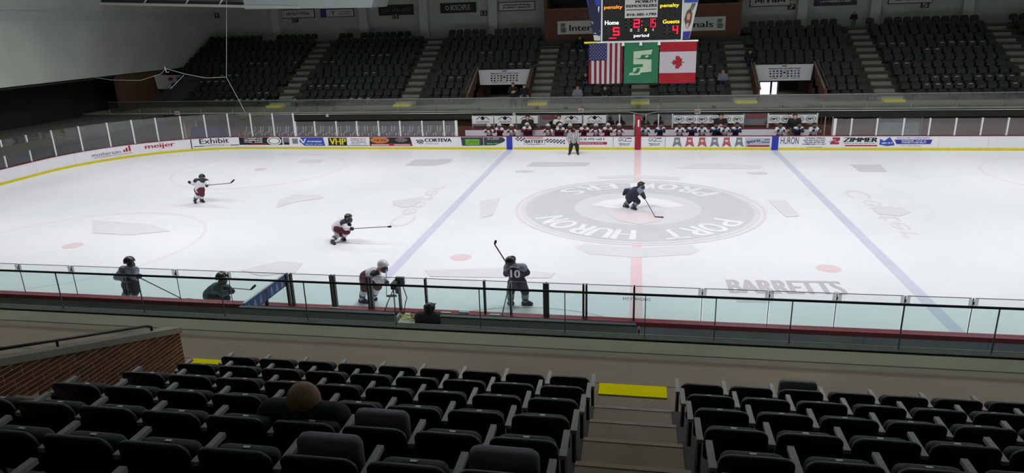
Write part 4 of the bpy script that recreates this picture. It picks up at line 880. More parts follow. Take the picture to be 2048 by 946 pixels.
for i, (x, t) in enumerate(allp):
    if t: MB().box(x - .023, x + .023, YN - .12, YN - .02, BT + .02, NGT).build('glass_post', M['post_dark'], ng)
    else:
        MB().box(x - .006, x + .006, YN - .075, YN - .055, BT + .02, NGT).build('glass_joint', M['ink_grey'], ng)
        c = MB().box(x - .09, x + .09, YN - .1, YN - .085, NGT - .2, NGT - .01).build('glass_clip', glass('clip_acrylic', (.72, .73, .74), .1) if 'clip_acrylic' not in MATS else MATS['clip_acrylic'], ng); MB().box(x - .012, x + .012, YN - .11, YN - .1, NGT - .14, NGT - .07).build('bolt', M['black'], c)
    if i < len(allp) - 1 and allp[i + 1][0] - x > .12:
        MB().box(x + .035, allp[i + 1][0] - .035, YN - .072, YN - .058, BT + .02, NGT - .01).build('glass_pane', GL_NEAR, ng); MB().box(x + .035, allp[i + 1][0] - .035, YN - .073, YN - .057, NGT - .012, NGT).build('pane_edge', M['ink_grey'], ng)
MB().box(nx(1093) - .07, nx(1093) + .07, YN - .13, YN - .11, BT + .02, NGT).build('glass_post', M['post_dark'], ng)
# side partitions of the penalty boxes
for k, (xp, lb) in enumerate(((nx(800) + .02, 'left of the scorekeeper'), (nx(1022), 'right of the scorekeeper'))):
    o = empty('box_partition', (xp, YN - .6, 0), 'glass partition with short dark post %s' % lb, 'partition')
    MB().prism([(xp, YN - .14, BT), (xp, YN - 1.15, BT), (xp, YN - 1.15, 1.28), (xp, YN - .95, 1.38), (xp, YN - .14, NGT)], (.015, 0, 0)).build('glass_pane', GL_NEAR, o); MB().box(xp - .04, xp + .04, YN - 1.24, YN - 1.16, .0, 1.26).build('short_post', M['post_dark'], o)
    MB().tube([(xp, YN - .14, NGT), (xp, YN - .95, 1.39), (xp, YN - 1.16, 1.28)], .014, 6).build('edge_strip', M['post_dark'], o); MB().box(xp - .03, xp + .03, YN - 1.15, YN - .18, 0, BT).build('lower_panel', M['box_wall'], o)
X8 = -8.55
o = empty('box_partition', (X8, -14.0, 0), 'blue printed panel along the left penalty box side', 'partition')
MB().box(X8 - .02, X8 + .02, -14.95, -13.12, 1.37, 1.67).build('blue_strip', mat('blue_banner', (74, 96, 158), .6), o); MB().box(X8 - .025, X8 + .025, -14.95, -13.12, 1.67, 1.69).build('top_edge', M['post_white'], o)
for i in range(7):
    y = -14.78 + i * .25; MB().prism([(X8 + .021, y - .06, 1.41), (X8 + .021, y + .06, 1.41), (X8 + .021, y + .04, 1.55), (X8 + .021, y, 1.63), (X8 + .021, y - .04, 1.55)], (.003, 0, 0)).build('figure_print', mat('banner_pale', (160, 172, 206), .6), o)
MB().box(X8 - .01, X8 + .01, -14.0, -13.12, BT, 1.37).build('glass_pane', GL_NEAR, o); MB().box(X8 - .03, X8 + .03, -14.05, -13.99, 0, 1.66).build('mid_post', M['post_dark'], o); MB().box(X8 - .02, X8 + .02, -14.95, -13.12, 0, BT).build('lower_panel', M['box_wall'], o)
# rear half walls
def bw_(x0, x1, lb):
    o = empty('box_wall', ((x0 + x1) / 2, -15, 0), lb, 'wall'); n = max(1, int((x1 - x0) / 1.4))
    for i in range(n): MB().box(x0 + (x1 - x0) * i / n + .004, x0 + (x1 - x0) * (i + 1) / n - .004, -15.06, -15.0, 0, 1.62).build('panel', M['box_wall'], o)
    MB().box(x0, x1, -15.09, -14.97, 1.62, 1.65).build('top_trim', M['slate'], o)
bw_(nx(482, 1.55, -15), nx(792, 1.55, -15), 'dark rear half wall of the left penalty box'); bw_(nx(882, 1.55, -15), nx(1272, 1.55, -15), 'dark rear half wall of the right penalty box')
xr = nx(1276, 1.5, -15); o = MB().box(xr, xr + .03, -15.06, -14.9, .3, 1.55).build('red_post', M['line_red']); tag(o, 'thin red upright at the right end of the penalty box wall', 'post')
MB().box(nx(1290, 1.2, -15.5), 20, -15.6, -15.5, 0, 1.2).build('wall_walkway_right', M['box_wall'])['kind'] = 'structure'
# score table with cables and a camera on its post
tb = empty('score_table', (-5.0, -14.0, 0), 'pale scorekeeper table behind the near boards', 'table'); MB().box(-5.35, -4.2, -14.15, -13.5, .93, .98).build('table_top', M['off_white'], tb)
for x in (-5.3, -4.25):
    for y in (-14.1, -13.55): MB().box(x - .03, x + .03, y - .03, y + .03, 0, .93).build('leg', M['steel'], tb)
cr_ = random.Random(4)
for i, (m, lb) in enumerate((('yellow_print', 'coiled yellow cable on the score table'), ('line_red', 'coiled red cable on the score table'), ('off_white', 'coiled white cable on the score table'))):
    cx, cy = -5.15 + .2 * i, -13.95 + .08 * i
    o = MB().tube([(cx + (.14 + .03 * math.sin(3 * a)) * math.cos(a), cy + (.1 + .03 * math.cos(2 * a)) * math.sin(a), 1.0 + .012 * a) for a in np.linspace(0, 12, 50)], .012, 5).build('cable', M[m]); tag(o, lb, 'cable')
o = empty('camera_box', atY(797, 572, -13.25), 'black video camera on the glass post beside the scorekeeper', 'camera'); p = atY(797, 564, -13.2)
MB().box(p[0] - .13, p[0] + .01, -13.4, -13.1, p[2] - .12, p[2] + .03).build('body', M['black'], o); MB().box(p[0] - .09, p[0] + .12, -13.17, -13.09, p[2] - .08, p[2] + .1).build('hood', M['ink_grey'], o); MB().box(p[0] - .1, p[0] - .02, -13.2, -13.1, p[2] - .3, p[2] - .12).build('bracket', M['black'], o)
MB().tube([(p[0] + .1, -13.2, p[2] - .1), (p[0] + .18, -13.2, p[2] - .4), (p[0] + .14, -13.25, 1.1), (p[0] + .2, -13.5, 1.0)], .012, 5).build('cable', M['black'], o)
for i, (u, v) in enumerate(((888, 631), (925, 632), (985, 640), (668, 616))):
    q = atZ(u, v, BT + .03); o = MB().box(q[0] - .12, q[0] + .12, YN - .195, YN - .13, BT + .021, BT + .04 + .04 * (i == 1)).build('paper_pad', M['off_white']); tag(o, ('white paper pad on the red cap beside the scorekeeper', 'grey box on the red cap right of the scorekeeper', 'white paper on the red cap by the dark post', 'white tape strip on the red cap of the left box')[i], 'paper')

# near walkway and guard
nw = empty('floor_walkway_near', (0, -17, 1.5), 'olive concrete walkway between the near glass guard and the seats', 'walkway', kind='structure')
MB().box(-22, 20, -19.34, -16.42, 1.5, 1.948).build('slab', M['walk_b'], nw); MB().box(-22, 20, -16.86, -16.42, 1.948, 1.953).build('front_strip', M['walk_a'], nw); MB().box(-22, 20, -16.885, -16.86, 1.948, 1.951).build('joint', M['fascia'], nw); MB().box(-22, 20, -17.98, -17.965, 1.948, 1.951).build('joint', M['fascia'], nw)
MB().box(-22, 20, -16.42, -16.33, 1.5, 1.925).build('gutter', M['black'], nw); MB().box(-22, 20, -16.33, -16.14, 1.55, 1.952).build('edge_lip', mat('lip_grey', (84, 82, 74), .8), nw); MB().box(-22, 20, -16.14, -16.12, 1.5, 1.956).build('edge_plate', M['concrete'], nw)
ngd = empty('guard_rail', (0, -16.2, 1.98), 'glass guard with dark top rail along the near walkway', 'railing')
x = -13.9
gx = [nx(u, 2.3, -16.2) for u in (-10, 120, 283, 445, 612, 790, 960, 1130, 1290, 1430, 1581, 1802, 1990, 2150)]
gx = [gx[0] - 1.55 * i for i in range(5, 0, -1)] + gx + [gx[-1] + 1.55 * i for i in range(1, 8)]
for a, c in zip(gx[:-1], gx[1:]):
    MB().box(a + .008, c - .008, -16.207, -16.193, 1.953, 2.745).build('guard_pane', GL_GUARD, ngd); MB().box(a - .008, a + .008, -16.21, -16.19, 1.953, 2.74).build('pane_edge', M['ink_grey'], ngd)
MB().tube([(gx[0], -16.2, 2.76), (gx[-1], -16.2, 2.76)], .024, 8).build('top_rail', mat('rail_dark', (58, 64, 66), .3, metal=.6), ngd)
q0, q1 = atY(1246, 600, -16.22), atY(1301, 594.5, -16.22); lettering('NO STANDING', wallfn(-16.215), q0[0], q1[0], q0[2], q0[2] + .055, M['ink'], ngd)

# near terraces and the two stairs
NP, NR, NY = 1.0, 0.405, -19.34
ns = empty('near_stand', (0, NY, 1.5), 'stepped olive concrete stand under the near seats', 'stand', kind='structure')
for n in range(2, 10):
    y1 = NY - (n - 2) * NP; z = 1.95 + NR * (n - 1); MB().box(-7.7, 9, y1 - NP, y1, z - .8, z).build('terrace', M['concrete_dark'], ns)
for k, (xa, xb, lb) in enumerate(((-.58, .45, 'middle stair with bright yellow first step between the near seat blocks'), (-7.66, -6.68, 'left stair with yellow first step beside the brick wall'))):
    o = empty('stair', ((xa + xb) / 2, -18.2, 1.95), lb, 'stairs'); MB().box(xa, xb, -18.36, -18.03, 1.949, 1.985).build('yellow_step', M['step_yellow'], o)
    for n in range(1, 9):
        y1 = -18.37 - (n - 1) * 1.0
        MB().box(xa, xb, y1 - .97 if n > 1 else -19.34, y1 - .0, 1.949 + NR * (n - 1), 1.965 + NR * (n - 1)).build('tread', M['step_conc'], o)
        MB().box(xa, xb, y1 - .97 - .06, y1 - .97, 1.965 + NR * n - .03, 1.972 + NR * n).build('nosing', mat('nosing_near', (158, 148, 128), .8), o)

# brick parapet at the left
XBW = -7.74
bwl = empty('wall_brick_parapet', (XBW - .2, -19.5, 1.9), 'red brick parapet with concrete coping at the left', 'wall', kind='structure')
yA, yZ = -18.13, -22.2
def topz(y): return 2.56 + (yA - y) * (3.21 - 2.6) / 1.82
MB().prism([(XBW - .003, yA, 1.4), (XBW - .003, yZ, 1.4), (XBW - .003, yZ, topz(yZ)), (XBW - .003, yA, topz(yA))], (-.2, 0, 0)).build('core', M['mortar'], bwl)
bh, bl = .066, .27
pm = {}
nbk = 0
rows_ = int((topz(yZ) - 1.5) / bh)
for r in range(rows_):
    z0 = 1.62 + r * bh
    y = yA - (0 if r % 2 else bl / 2) + (bl if r % 2 == 0 else 0) * 0
    first = True
    y = yA
    while y > yZ + .05:
        L = (bl / 2 if (first and r % 2) else bl); first = False
        if z0 + bh > topz(y) + .045: L = bl / 2
        yc = y - L / 2
        u, v = proj((XBW, yc, z0))
        if z0 + bh < topz(y - L / 2) + .03 and -30 < u < 400 and v < 800 and nbk < 300:
            key = round(L, 3)
            if key not in pm:
                t = MB().box(-.02, .004, -L / 2 + .008, L / 2 - .008, .008, bh - .008).build('brick', M['brick_red'], local=True); t2 = MB().box(-.02, .004, -L / 2 + .008, L / 2 - .008, .008, bh - .008).build('brick', M['brick_red_b'], local=True); pm[key] = (t.data, t2.data); bpy.data.objects.remove(t); bpy.data.objects.remove(t2)
            link('brick', pm[key][0 if RND.random() < .6 else 1], bwl, np.array([XBW + RND.uniform(-.002, .002), yc, z0]) - np.array(bwl.location)); nbk += 1
        y -= L
MB().hexa([(XBW - .24, yA + .02, topz(yA) - .05), (XBW + .03, yA + .02, topz(yA) - .05), (XBW + .03, yZ, topz(yZ) - .05), (XBW - .24, yZ, topz(yZ) - .05), (XBW - .24, yA + .02, topz(yA) + .05), (XBW + .03, yA + .02, topz(yA) + .05), (XBW + .03, yZ, topz(yZ) + .05), (XBW - .24, yZ, topz(yZ) + .05)]).build('coping', M['concrete'], bwl)
o = empty('handrail', (XBW - .1, -18.5, 2.7), 'dark pipe handrail on the brick parapet coping', 'handrail')
q = [(XBW - .12, -18.62, topz(-18.62) + .03), (XBW - .12, -18.62, topz(-18.62) + .13)] + [(XBW - .12, y, topz(y) + .15) for y in (-18.7, -20, -22)]
MB().tube(q, .022, 8).build('pipe', M['black'], o, True)
MB().tube([(XBW - .12, -20.4, topz(-20.4) + .03), (XBW - .12, -20.4, topz(-20.4) + .15)], .018, 6).build('support', M['black'], o)

# near seats
def rounded(w_, h_, r, n=4, both=True):
    P = []
    for cx, cz, a0 in ((w_ / 2 - r, h_ - r, 0), (-w_ / 2 + r, h_ - r, 90), (-w_ / 2 + r * .5, r * .5, 180), (w_ / 2 - r * .5, r * .5, 270)):
        rr = r if a0 < 180 else r * .5
        for i in range(n + 1):
            a = math.radians(a0 + 90 * i / n); P.append((cx + rr * math.cos(a), cz + rr * math.sin(a)))
    return P
def pad(P, T, curve, inset, fn):
    """soft slab: outline P, thickness T, edges rounded by inset, fn maps (x, t, z) to the seat frame"""
    c = np.array(P).mean(0); vs = []; fs = []; n = len(P)
    for t, k in ((-T / 2, 1 - inset), (-T / 4, 1), (T / 4, 1), (T / 2, 1 - inset)):
        for p in P:
            q = c + (np.array(p) - c) * k; vs.append(fn(q[0], t + curve * q[0] ** 2, q[1]))
    for i in range(3):
        for j in range(n): a, d = i * n + j, i * n + (j + 1) % n; fs.append((a, d, d + n, a + n))
    for base, t in ((0, -T / 2 - .004), (3 * n, T / 2 + .008)):
        vs.append(fn(c[0], t, c[1])); ci = len(vs) - 1
        for j in range(n): fs.append((base + j, base + (j + 1) % n, ci) if base else (base + (j + 1) % n, base + j, ci))
    return vs, fs
SW = .654
Pb, Pc = rounded(.575, .42, .1), rounded(.50, .30, .06)
def bfn(x, t, z): return (x + .032, -.06 - .22 * z + t, .2 + z * .97)              # backrest leaning back
def cfn(x, t, z): return (x + .032, .11 - .2 * z + t, .2 + z * .98)             # cushion tipped up
def cfn2(x, t, z): return (x + .032, .10 - .02 * z + t, .32 + z * 1.02)
def proto_seat(light=False):
    o = empty('stadium_seat', (0, 0, 0))
    v, f = pad(Pb, .06, .25, .06, bfn); mk('backrest', v, f, M['seat_shell'], o, True, local=True)
    v, f = pad(Pc, .11, 0, .08, cfn2 if light else cfn); c = mk('cushion', v, f, M['seat_light'] if light else M['seat_fabric'], o, True, local=True)
    if not light: y, z = cfn(0, 0, .302)[1:]; MB().box(.005, .059, y - .008, y + .014, z, z + .006).build('label_plate', M['white'], c, local=True)
    e = -SW / 2
    MB().hexa([(e + .002, -.12, .42), (e + .064, -.12, .42), (e + .06, .25, .43), (e + .006, .25, .43), (e + .002, -.12, .46), (e + .064, -.12, .46), (e + .06, .25, .47), (e + .006, .25, .47)]).build('armrest', M['seat_arm'], o, local=True)
    MB().hexa([(e + .015, -.12, 0), (e + .05, -.12, 0), (e + .05, .1, 0), (e + .015, .1, 0), (e + .015, -.12, .42), (e + .05, -.12, .42), (e + .05, .04, .42), (e + .015, .04, .42)]).build('standard', M['seat_iron'], o, local=True)
    return o
PA, PL = proto_seat(), proto_seat(True); usedP = {id(PA): False, id(PL): False}
arm_d = [c.data for c in PA.children if c.name.startswith('armrest')][0]; std_d = [c.data for c in PA.children if c.name.startswith('standard')][0]
RN = ['front', 'second', 'third', 'fourth', 'fifth', 'sixth', 'seventh', 'eighth', 'ninth']
LIGHT = {(0, 5, 3), (0, 6, 3), (0, 6, 1), (1, 1, 3)}
def seat(block, n, i, x, y, z, endarm):
    p = PL if (block, n, i) in LIGHT else PA
    o = copy_tree(p)
    o.location = (x, y, z)
    tag(o, '%s padded flip-up seat, %s row of the near %s block, %s from the middle stair' % ('grey' if p is PL else 'black', RN[n - 1], ('left', 'right')[block], ordn(i)), 'seat', 'near stadium seats')
    if endarm:
        for nm, d in (('armrest', arm_d), ('standard', std_d)): link(nm, d, o, (SW - (.0 if block else .0), 0, 0))
for n in range(1, 9):
    y, z = -18.78 - (n - 1) * NP, 1.95 + NR * (n - 1) + (.0 if n > 1 else 0)
    for blk_, x0, sg, N in ((0, -.67, -1, 9), (1, .53, 1, 10)):
        for i in range(N):
            x = x0 + sg * SW * (i + .5)
            uv = [proj((x + a, y, z + b_)) for a in (-.3, .3) for b_ in (.1, .65)]
            if y > -26.4 and any(-40 < u < 2088 and v < 960 for u, v in uv): seat(blk_, n, i + 1, x, y, z, (blk_ == 0 and i == 0) or (blk_ == 1 and i == N - 1))
for p in (PA, PL):
    for c in list(p.children_recursive): bpy.data.objects.remove(c)
    bpy.data.objects.remove(p)

# ------------------------------------------------------------------ people
def V3(p): return np.asarray(p, float)
BODY_MATS = ['main', 'yoke', 'pants', 'sock', 'band', 'boot', 'glove', 'skin', 'hem', 'waist']
def figure(J, C, k=1.0, h=.024, thick=1.0, hem=True):
    """J: joints (world points). C: colour per region. One continuous body mesh."""
    P = []; a = lambda p, q, r0, r1, m: P.append((V3(p), V3(q), r0 * k, r1 * k, BODY_MATS.index(m)))
    ch, pe = V3(J['chest']), V3(J['pelvis']); mid = (ch + pe) / 2; t = thick
    a(mid, ch, .17 * t, .17 * t, 'main'); a(pe, mid, .165 * t, .17 * t, 'hem' if hem else 'main')
    ls, rs = V3(J['ls']), V3(J['rs']); a(ls + V3((0, 0, .02)), rs + V3((0, 0, .02)), .112 * t, .112 * t, 'yoke'); a(ls, mid, .1 * t, .13 * t, 'main'); a(rs, mid, .1 * t, .13 * t, 'main')
    hd = V3(J['head']); a(ch, hd, .07, .065, 'skin'); a(hd, hd + V3((0, 0, .03)), .098, .098, 'skin')
    fd = nrm(J.get('face', (0, -1, 0))); a(hd + fd * .095, hd + fd * .118 - V3((0, 0, .025)), .014, .02, 'skin'); a(hd + fd * .05 - V3((0, 0, .07)), hd + fd * .07 - V3((0, 0, .075)), .045, .04, 'skin')
    sd = nrm(np.cross(fd, (0, 0, 1)))
    for sg in (-1, 1): a(hd + sd * sg * .095, hd + sd * sg * .105 + V3((0, 0, .02)), .02, .02, 'skin')
    for q in 'lr':
        s_, e, w_ = V3(J[q + 's']), V3(J[q + 'e']), V3(J[q + 'h'])
        a(s_, (s_ + e) / 2, .1 * t, .085 * t, 'yoke' if C.get('sleeve') == 'yoke' else 'main'); a((s_ + e) / 2, e, .085 * t, .078 * t, 'main'); wr = e + (w_ - e) * .72; a(e, wr, .078 * t, .062 * t, 'main')
        d = nrm(w_ - e); a(wr, w_, .06 * t, .055 * t, 'glove')
        # fingers curled round, thumb apart
        up = nrm(np.cross(d, sd) + 1e-6); cr = nrm(np.cross(up, d))
        for i in range(4):
            b0 = w_ + up * (.036 - .024 * i); b1 = b0 + d * (.05 + (.012, .02, .016, 0)[i]); b2 = b1 - cr * .045 - d * .012
            a(b0, b1, .018, .017, 'glove'); a(b1, b2, .017, .014, 'glove')
        a(w_ + up * .045 - d * .03, w_ + up * .075 - cr * .03 + d * .02, .02, .015, 'glove')
        hp, kn, an, to = V3(J[q + 'p']), V3(J[q + 'k']), V3(J[q + 'a']), V3(J[q + 't'])
        a(hp, kn, .135 * t, .105 * t, 'pants'); m1 = kn + (an - kn) * .15; m2 = kn + (an - kn) * .5; m3 = kn + (an - kn) * .75
        a(m1, m2, .09 * t, .088 * t, 'sock'); a(m2, m3, .088 * t, .075 * t, 'band'); a(m3, an, .075 * t, .06 * t, 'sock')
        he = an - nrm((to - an) * V3((1, 1, 0))) * .05; he[2] = to[2]; a(an, he, .062, .055, 'boot'); a(he, to, .055, .045, 'boot'); a(an, to, .058, .045, 'boot')
    a(V3(J['lp']), V3(J['rp']), .14 * t, .14 * t, 'pants'); a(pe, (V3(J['lp']) + V3(J['rp'])) / 2, .16 * t, .15 * t, 'waist')
    return sdf_mesh('body', P, [M[C.get(m, C['hem'])] for m in BODY_MATS], h)
def helmet_parts(root, hd, face, shell, r=.135, cage=True, org=None):
    hd = V3(hd); fd = nrm(face); up = nrm(V3((0, 0, 1)) - fd * fd[2])
    c = hd + up * .025 - fd * .008
    me = sdf_mesh('helmet', [(c - fd * .02, c + fd * .015, r, r * .97, 0), (c - fd * .03 - up * .05, c - fd * .03, r * .93, r, 0), (c + fd * .06 + up * .045, c + fd * .075 + up * .045, r * .72, r * .7, 0)], [shell], .016, .03, [(c - up * .015 + fd * .01, nrm(-up * .8 + fd * .6))])
    o = link('helmet', me, root); o.location = -V3(root.location)
    if cage:
        cc = hd + fd * .035 - up * .045
        me = sdf_mesh('face_cage', [(cc, cc + fd * .03, r * .8, r * .72, 0), (cc - up * .045, cc - up * .045 + fd * .03, r * .7, r * .55, 0)], [M['cage']], .016, .03, [(cc + fd * .01, -fd)]); o = link('face_cage', me, root); o.location = -V3(root.location)
    else:
        cc = hd + fd * .06 + up * .06
        o = MB().box(-.09, .09, -.12, .0, -.008, .008).build('visor_brim', shell, root, local=True); o.location = tuple(cc - V3(root.location)); o.rotation_euler = (0, 0, math.atan2(fd[0], -fd[1]))
def eyes(root, hd, face):
    fd = nrm(face); sd = nrm(np.cross(fd, (0, 0, 1))); hd = V3(hd); mb = MB()
    for sg in (-1, 1):
        p = hd + fd * .094 + sd * sg * .035 + V3((0, 0, .012)); mb.tube([p - fd * .01, p + fd * .004], .012, 8)
    o = mb.build('eyes', M['ink'], root); o['kind'] = 'stuff'
    p = hd + fd * .098 - V3((0, 0, .062)); MB().tube([p - sd * .025, p + sd * .025], .008, 6).build('mouth', M['maroon'], root)
def hair(root, hd, face, m, r=.112):
    hd = V3(hd); fd = nrm(face); c = hd - fd * .012 + V3((0, 0, .035))
    me = sdf_mesh('hair', [(c, c + V3((0, 0, .01)), r, r, 0), (c - fd * .03 - V3((0, 0, .06)), c - fd * .02, r * .85, r * .95, 0)], [m], .016, .03, [(hd + fd * .045 + V3((0, 0, .03)), nrm(fd * .8 - V3((0, 0, .6))))])
    o = link('hair', me, root); o.location = -V3(root.location)
def skates(root, J, k=1.0):
    for q in 'lr':
        an, to = V3(J[q + 'a']), V3(J[q + 't']); d = nrm((to - an) * V3((1, 1, 0))); s_ = nrm(np.cross(d, (0, 0, 1))) * .008
        he = V3((an[0], an[1], to[2])) - d * .06; zt = to[2] - .035; zl = max(.002, to[2] - .085)
        p = [he - s_, he + s_, to + d * .03 + s_, to + d * .03 - s_]
        MB().hexa([(x[0], x[1], zl) for x in p] + [(x[0], x[1], zt) for x in p]).build('skate_blade', M['blade_steel'], root)
def stick(P0, P1, P2, lb, m=None, r=.017, grp='sticks in play', butt=None):
    P0, P1, P2 = V3(P0), V3(P1), V3(P2)
    o = empty('hockey_stick', P1, lb, 'stick', grp)
    MB().tube(([V3(butt)] if butt is not None else []) + [P0, P1], r, 8).build('shaft', M[m or 'stick_grey'], o)
    d = nrm(P2 - P1); n = nrm(np.cross(d, P1 - P0)); w_ = nrm(np.cross(n, d)) * .035; n = n * .01; c1 = P1 + (P2 - P1) * .5 + n * 1.2
    MB().hexa([P1 - w_ * .6 - n, P1 - w_ * .6 + n, P1 + w_ * .6 + n, P1 + w_ * .6 - n, c1 - w_ - n, c1 - w_ + n, c1 + w_ + n, c1 + w_ - n]).hexa([c1 - w_ - n, c1 - w_ + n, c1 + w_ + n, c1 + w_ - n, P2 - w_ * .8 - n, P2 - w_ * .8 + n, P2 + w_ * .8 + n, P2 + w_ * .8 - n]).build('blade', M['stick_black'], o)
    return o

WHT = dict(main='jersey_white', yoke='jersey_dark', pants='pants_red', sock='jersey_white', band='sock_dark', boot='black', glove='glove_dark', skin='skin', hem='jersey_white')
DRK = dict(main='jersey_dark', yoke='jersey_grey', pants='pants_dark', sock='jersey_grey', band='jersey_dark', boot='black', glove='glove_dark', skin='skin', hem='jersey_dark')
GRY = dict(DRK, main='jersey_grey', yoke='jersey_grey', hem='jersey_dark', band='jersey_grey')
TEA = dict(DRK, main='jersey_teal', yoke='jersey_teal', hem='jersey_teal', sock='jersey_teal')
def skater(lb, crop, sc, Y0, Jp, C, face, shell, cage=True, rh=.135, k=1.0, thick=1.1):
    """Jp: joint -> (crop x, crop y, depth offset); feet joints -> (x, y, 'z', height)"""
    J = {}
    for n_, v in Jp.items():
        u, w_ = crop[0] + v[0] / sc, crop[1] + v[1] / sc
        J[n_] = atZ(u, w_, v[3]) if len(v) > 3 else atY(u, w_, Y0 + v[2])
    J['face'] = face
    base = (V3(J['la']) + V3(J['ra'])) / 2; base[2] = 0
    root = empty('person', base, lb, 'person', 'skaters on the ice')
    o = link('body', figure(J, C, k, .024, thick), root); o.location = -base
    if shell: helmet_parts(root, J['head'], face, M[shell], rh, cage)
    else: hair(root, J['head'], face, M['helmet_black']); eyes(root, J['head'], face)
    skates(root, J); return root, J
# A: far-left player, stick held out
root, J = skater('player in white jersey and dark red shorts holding stick out level to the right', (360, 330), 10.51, -.35,
    dict(head=(460, 268, 0), chest=(440, 390, 0), pelvis=(400, 490, .02), ls=(345, 345, .05), le=(275, 395, .0), lh=(208, 368, -.1), rs=(545, 350, -.05), re=(590, 395, -.15), rh=(566, 428, -.25),
         lp=(370, 520, .06), lk=(385, 600, -.02), la=(310, 735, 0, .12), lt=(322, 792, 0, .05), rp=(445, 520, -.06), rk=(462, 615, -.1), ra=(448, 722, 0, .12), rt=(500, 772, 0, .05)), WHT, (.35, -.9, -.1), 'helmet_black')
a, b_, c = [atY(360 + x / 10.51, 330 + y / 10.51, -.6) for x, y in ((566, 428), (1065, 380), (1142, 308))]; stick(a, b_, c, 'grey stick with black blade held level by the far-left player', butt=atY(360 + 520 / 10.51, 330 + 434 / 10.51, -.6))
# B: crouching player with long reach
root, J = skater('crouched player in white jersey striding right with stick stretched ahead', (640, 420), 11.825, -5.4,
    dict(head=(680, 195, -.05), chest=(530, 300, 0), pelvis=(395, 410, .02), ls=(560, 290, .16), le=(660, 320, .1), lh=(692, 345, 0), rs=(560, 320, -.16), re=(610, 420, -.25), rh=(742, 442, -.25),
         lp=(385, 440, .08), lk=(440, 570, .05), la=(285, 715, 0, .12), lt=(345, 792, 0, .05), rp=(430, 440, -.08), rk=(645, 510, -.15), ra=(540, 640, 0, .12), rt=(592, 705, 0, .05)), WHT, (.85, -.5, -.15), 'helmet_black')
a, b_, c = [atY(640 + x / 11.825, 420 + y / 11.825, -5.65) for x, y in ((742, 442), (1600, 394), (1690, 390))]; stick(a, b_, c, 'long grey stick stretched level by the crouching player', r=.014, butt=atY(640 + 690 / 11.825, 420 + 447 / 11.825, -5.65))
# C: near-left player
root, J = skater('player in grey and navy jersey standing at the near-left glass', (200, 500), 7.882, -11.5,
    dict(head=(472, 200, 0), chest=(450, 350, .02), pelvis=(460, 500, .03), ls=(370, 320, .08), le=(265, 430, .05), lh=(450, 480, -.2), rs=(545, 330, -.06), re=(560, 420, -.2), rh=(612, 412, -.25),
         lp=(430, 545, .06), lk=(440, 650, -.02), la=(375, 745, 0, .14), lt=(330, 790, 0, .05), rp=(520, 545, -.04), rk=(555, 650, -.1), ra=(530, 745, 0, .14), rt=(560, 800, 0, .05)), GRY, (.8, -.45, -.25), 'helmet_black', rh=.15)
a, b_ = atY(200 + 612 / 7.88, 500 + 430 / 7.88, -11.75), atZ(200 + 1310 / 7.882, 500 + 778 / 7.882, .03); stick(a, b_, b_ + V3((.34, .0, .01)), 'grey stick resting on the ice of the near-left player', r=.016, butt=a + (a - b_) * .06)
# D: crouching player in teal grey
root, J = skater('crouching player in dark teal jersey close to the near-left glass', (184, 480), 3.943, -11.6,
    dict(head=(1025, 303, -.05), chest=(985, 385, 0), pelvis=(930, 430, .03), ls=(1010, 365, .14), le=(1070, 375, .08), lh=(1085, 385, -.05), rs=(985, 385, -.16), re=(1030, 425, -.25), rh=(1100, 405, -.25),
         lp=(920, 440, .08), lk=(925, 490, .02), la=(915, 530, 0, .14), lt=(945, 548, 0, .05), rp=(955, 440, -.06), rk=(1060, 458, -.12), ra=(1035, 500, 0, .14), rt=(1070, 520, 0, .05)), TEA, (.85, -.45, -.2), 'helmet_black', rh=.15)
a, b_, c = [atY(184 + x / 3.943, 480 + y / 3.943, -11.8) for x, y in ((1092, 378), (1252, 392), (1290, 355))]; stick(a, b_, c, 'grey stick raised ahead by the teal player', r=.014, butt=atY(184 + 1060 / 3.943, 480 + 376 / 3.943, -11.8))
# E: player bending at the near boards
root, J = skater('player in white jersey and dark red shorts bending low at the near boards', (680, 500), 5.91, -10.9,
    dict(head=(512, 192, -.05), chest=(410, 275, 0), pelvis=(310, 320, .03), ls=(430, 265, .15), le=(470, 330, .08), lh=(520, 365, -.02), rs=(410, 300, -.15), re=(450, 360, -.25), rh=(540, 382, -.2),
         lp=(295, 345, .08), lk=(290, 450, .0), la=(255, 570, 0, .13), lt=(325, 612, 0, .05), rp=(340, 350, -.06), rk=(450, 430, -.1), ra=(395, 545, 0, .13), rt=(425, 578, 0, .05)), dict(WHT, hem='maroon', band='sock_dark'), (.75, -.45, -.45), 'helmet_white', rh=.145)
a, b_ = atY(680 + 545 / 5.91, 500 + 235 / 5.91, -11.1), atY(680 + 549 / 5.91, 500 + 545 / 5.91, -11.1); b_[2] = max(b_[2], .05); stick(a, b_, b_ + V3((.28, .05, 0)), 'pale upright stick of the player bending at the boards', m='off_white', r=.014)
